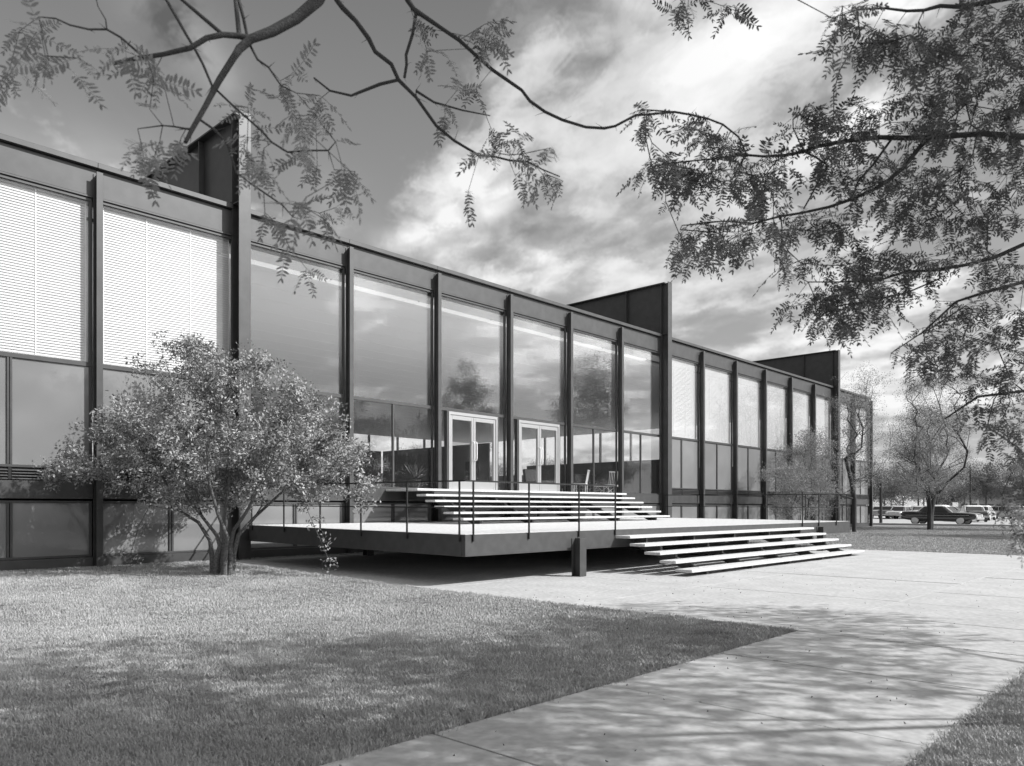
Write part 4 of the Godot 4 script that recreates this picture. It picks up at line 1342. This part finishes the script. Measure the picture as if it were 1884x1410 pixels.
func build_street() -> void:
	var cg := mat("car_glass", .03, .05)
	cg.metallic_specular = .6
	mat("chrome_disc", .6, .3)
	for q in [["car_black", .012], ["car_grey", .16], ["car_pale", .45], ["car_dark", .05]]:
		var m := mat(q[0], q[1], .25)
		m.clearcoat_enabled = true
		m.clearcoat = 1.0
		m.clearcoat_roughness = .05
	make_car("black sedan with a white roof parked on the lot behind the dark-trunked tree", M["car_black"], M["white"], Vector3(58.2, -.12, .05), -PI / 2 - .05, "")
	var row := [[1640, 92, 0], [1657, 90, 2], [1672, 96, 1], [1688, 92, 2], [1700, 98, 3], [1730, 88, 2], [1752, 94, 2], [1788, 72, 3], [1808, 80, 1], [1826, 92, 2], [1846, 86, 2], [1868, 92, 1], [1625, 96, 2]]
	var names := ["car_grey", "car_pale", "car_pale", "car_dark"]
	var lab := ["mid-grey car in the far row on the parking lot", "light grey car with pale roof in the far row on the lot", "pale car in the far row on the parking lot", "dark car with pale roof in the far row on the lot"]
	for k in row.size():
		var q: Array = row[k]
		var p := at(q[0], HOR, q[1])
		make_car(lab[q[2]], M[names[q[2]]], M["white"] if q[2] % 2 else M[names[q[2]]], Vector3(p.x, -.12, p.z), [.05, PI, -PI / 2, .4][k % 4], "cars in the far row on the parking lot", k % 3 == 0)
	for q in [[1621, 66, 3.4, .11], [1724, 84, 4.4, .1], [1786, 120, 7.5, .12], [1690, 150, 9.0, .14]]:
		var p := at(q[0], HOR, q[1])
		var o := thing("utility_pole", "thin dark pole standing at the edge of the parking lot", "pole", Vector3(p.x, -.12, p.z), 0, "poles by the parking lot")
		var b := MB.new()
		b.tube(PackedVector3Array([Vector3(0, -.1, 0), Vector3(0, q[2], 0)]), PackedFloat32Array([q[3] * 1.2, q[3]]), 10)
		part("pole", b.mesh(), M["dark_bark"], o)
		bpart("crossarm", Vector3(-.6, q[2] - .35, -.05), Vector3(.6, q[2] - .23, .05), M["dark_bark"], o)
	for q in [[1676, 105, 1.6, .9, 1.1, "blank white signboard on two legs beyond the parked cars"], [1758, 110, 1.6, .8, .9, "small blank white signboard on legs among the parked cars"]]:
		var p := at(q[0], HOR, q[1])
		var o := thing("signboard", q[5], "sign", Vector3(p.x, -.12, p.z), -.82)
		bpart("board", Vector3(-q[3] * .5, q[2] - q[4] * .5, -.03), Vector3(q[3] * .5, q[2] + q[4] * .5, .03), M["white"], o)
		for s in [-1, 1]: bpart("leg", Vector3(s * q[3] * .4 - .04, -.05, -.09), Vector3(s * q[3] * .4 + .04, q[2], -.035), M["steel_plain"], o)
	# low buildings far off
	for q in [[1765, 175, 9.0, 3.4, .33, "low pale flat-roofed building far beyond the parking lot"], [1830, 200, 22.0, 6.5, .16, "grey two-storey building behind the far trees"]]:
		var p := at(q[0], HOR, q[1])
		var o := thing("distant_building", q[5], "building", Vector3(p.x, -.12, p.z), -.82)
		var w: float = q[2]
		var h: float = q[3]
		var wm := mat("far_wall_%d" % int(q[0]), q[4], .9)
		bpart("wall", Vector3(-w / 2, -.1, -5), Vector3(w / 2, h, 0), wm, o, .02)
		bpart("roof", Vector3(-w / 2 - .2, h + .002, -5.2), Vector3(w / 2 + .2, h + .3, .2), M["steel_plain"], o, .02)
		for k in int(w / 2.2):
			for f in int(h / 3.0):
				var wd := bpart("window", Vector3(-.7, 0, 0), Vector3(.7, 1.3, .06), M["steel_plain"], o, .01)
				wd.position += Vector3(-w / 2 + 1.3 + k * 2.2, 1.0 + f * 3.0, 0.01)
				bpart("pane", Vector3(-.6, -.55, .035), Vector3(.6, .55, .05), M["car_glass"], wd, .005)

# ---------------------------------------------------------------- sky
func make_sky() -> ImageTexture:
	var W := 4096
	var H := 2048
	var img := Image.create(W, H, false, Image.FORMAT_RGBF)
	var a := FastNoiseLite.new()
	a.seed = 71; a.frequency = .55; a.fractal_octaves = 6; a.fractal_gain = .5
	a.domain_warp_enabled = true; a.domain_warp_amplitude = .55; a.domain_warp_frequency = .5; a.domain_warp_fractal_octaves = 3
	var c := FastNoiseLite.new()
	c.seed = 33; c.frequency = .28; c.fractal_octaves = 3
	var f := FastNoiseLite.new()
	f.seed = 90; f.frequency = 2.2; f.fractal_octaves = 5
	f.domain_warp_enabled = true; f.domain_warp_amplitude = .25; f.domain_warp_frequency = 1.3
	var spot := func(u: float, v: float) -> Vector3: return (at(u, v, 1.0) - CAM).normalized()
	var sun_dir := Vector3(.714, 1, 1.08).normalized()
	var humps := []   # where the cirrus lies thick or thin over the hall
	for q in [[1260, 130, .24, .4], [1020, 120, .14, .2], [1500, 330, .26, .2], [1330, 480, .2, .2], [370, 100, .09, .24], [100, 260, .12, .16], [600, 190, .18, -.14], [180, 190, .14, -.16], [60, 20, .2, -.12]]:
		humps.append([spot.call(q[0], q[1]), q[2], q[3]])
	var streaks := []   # wisps that can be told apart: two ends, width, strength, all as directions in the sky
	for q in [[700, 445, 800, 425, .012, .3], [812, 396, 862, 362, .009, .34], [830, 408, 960, 356, .012, .36], [955, 470, 1025, 468, .013, .3], [840, 325, 905, 370, .016, .26], [900, 370, 960, 330, .012, .25], [760, 455, 860, 450, .014, .22], [600, 330, 640, 400, .03, .1], [250, -30, 400, 130, .034, .3], [330, 20, 420, 160, .02, .2], [0, 245, 340, 335, .035, .16], [960, 215, 1110, 60, .03, -.2], [1390, 190, 1540, 170, .028, -.24], [1230, 560, 1480, 520, .02, -.14], [1250, 380, 1420, 400, .03, -.14], [930, 430, 1000, 420, .03, -.16], [1500, 215, 1640, 200, .016, .2]]:
		streaks.append([spot.call(q[0], q[1]), spot.call(q[2], q[3]), q[4], q[5]])
	var g2 := FastNoiseLite.new()
	g2.seed = 12; g2.frequency = 5.5; g2.fractal_octaves = 4
	g2.domain_warp_enabled = true; g2.domain_warp_amplitude = .12; g2.domain_warp_frequency = 4.0
	for y in range(0, H, 1):
		var th := PI * (y + .5) / H
		var sy := cos(th)
		if sy < -0.02:
			img.fill_rect(Rect2i(0, y, W, H - y), Color(.2, .2, .2))
			break
		var cy := sin(th)
		var base := lerpf(.42, .155, pow(clampf(sy / .55, 0, 1), .85))
		for x in W:
			var ph := TAU * (x + .5) / W
			var d := Vector3(sin(ph) * cy, sy, -cos(ph) * cy)
			var seen := d.x * .729 - d.z * .684 > .72 * cy and sy < .66
			if not seen and (x % 3 != 0 or y % 3 != 0): continue   # away from the hall a third of the resolution is enough
			var k := 1.0 / (maxf(sy, 0.0) + .16)
			var px := d.x * k
			var pz := d.z * k
			# long wisps, drawn out along z
			var n1 := a.get_noise_2d(px * 1.15 + pz * .35, pz * .62 - px * .2)
			var n2 := c.get_noise_2d(px, pz)
			var n3 := f.get_noise_2d(px * 1.2 + pz * .35, pz * .8 - px * .2)
			var bias := 0.0
			for hp in humps:
				var e: float = d.distance_to(hp[0]) / hp[1]
				if e < 2.2: bias += hp[2] * exp(-e * e)
			var wsp := 0.0
			if d.x * .729 - d.z * .684 > .5:
				for st in streaks:
					var ab: Vector3 = st[1] - st[0]
					var tt := clampf((d - st[0]).dot(ab) / ab.length_squared(), 0, 1)
					var e: float = (d - st[0] - ab * tt).length() / st[2] + n3 * 1.2
					if e < 2.2: wsp += st[3] * exp(-e * absf(e)) * (1.0 - absf(tt - .5) * .9)
			var n4 := g2.get_noise_2d(px * 1.1 + pz * .3, pz * .95 - px * .2)
			var q := n1 * .7 + n2 * .3 + n3 * .46 + n4 * .2 + bias
			var cov := smoothstep(-.1, .55, q)
			var wisp := smoothstep(.15, .6, n1 * .45 + n3 * .7 + n4 * .3 + bias * .5 + .08)
			var au := maxf(0.0, d.dot(sun_dir))
			var v := base + cov * (.40 + n1 * .24 + n3 * .22 + n4 * .1 - base * .3) + wisp * .2 * (1.0 - cov)
			v += clampf(wsp * (.8 + n3 + n1), -.3, .4) * .8
			v = clampf(v, .1, .72) * (1.0 + 3.4 * pow(au, 4.0))
			if seen: img.set_pixel(x, y, Color(v, v, v))
			else: img.fill_rect(Rect2i(x, y, 3, 3), Color(v, v, v))
	return ImageTexture.create_from_image(img)

# ---------------------------------------------------------------- scene
func _ready() -> void:
	var cam := Camera3D.new()
	cam.name = "camera"
	cam.projection = Camera3D.PROJECTION_FRUSTUM
	cam.near = 0.1
	cam.far = 4000
	cam.size = 0.1 * 1410.0 / FOC
	cam.frustum_offset = Vector2(0, 0.1 * (HOR - 705.0) / FOC)
	add_child(cam)
	cam.position = CAM
	cam.rotation.y = -YAW
	cam.current = true
	var lens := CameraAttributesPhysical.new()   # the nearest leaves stand a little before the depth of field
	lens.frustum_focal_length = 50.0
	lens.exposure_aperture = 9.0
	lens.frustum_focus_distance = 22.0
	lens.frustum_near = 0.1
	lens.frustum_far = 4000.0
	cam.attributes = lens
	var env := Environment.new()
	env.background_mode = Environment.BG_SKY
	var sky := Sky.new()
	var sm := PanoramaSkyMaterial.new()
	sm.panorama = make_sky()
	sky.sky_material = sm
	env.sky = sky
	env.tonemap_mode = Environment.TONE_MAPPER_LINEAR
	env.tonemap_exposure = 1.3
	env.sdfgi_enabled = true
	env.ssao_enabled = true
	env.ssil_enabled = true
	var we := WorldEnvironment.new()
	we.name = "environment"
	we.environment = env
	add_child(we)
	var sun := DirectionalLight3D.new()
	sun.name = "sun"
	sun.light_energy = 1.5
	sun.light_angular_distance = 0.5
	sun.shadow_enabled = true
	add_child(sun)
	sun.look_at_from_position(Vector3(.714, 1, 1.08) * 50, Vector3.ZERO)
	make_materials()
	build_ground()
	build_hall()
	print("hall")
	build_blinds()
	build_platform()
	build_interior()
	build_small_tree()
	build_trees()
	print("trees")
	build_locust()
	build_street()
	build_grass()
	print("done")
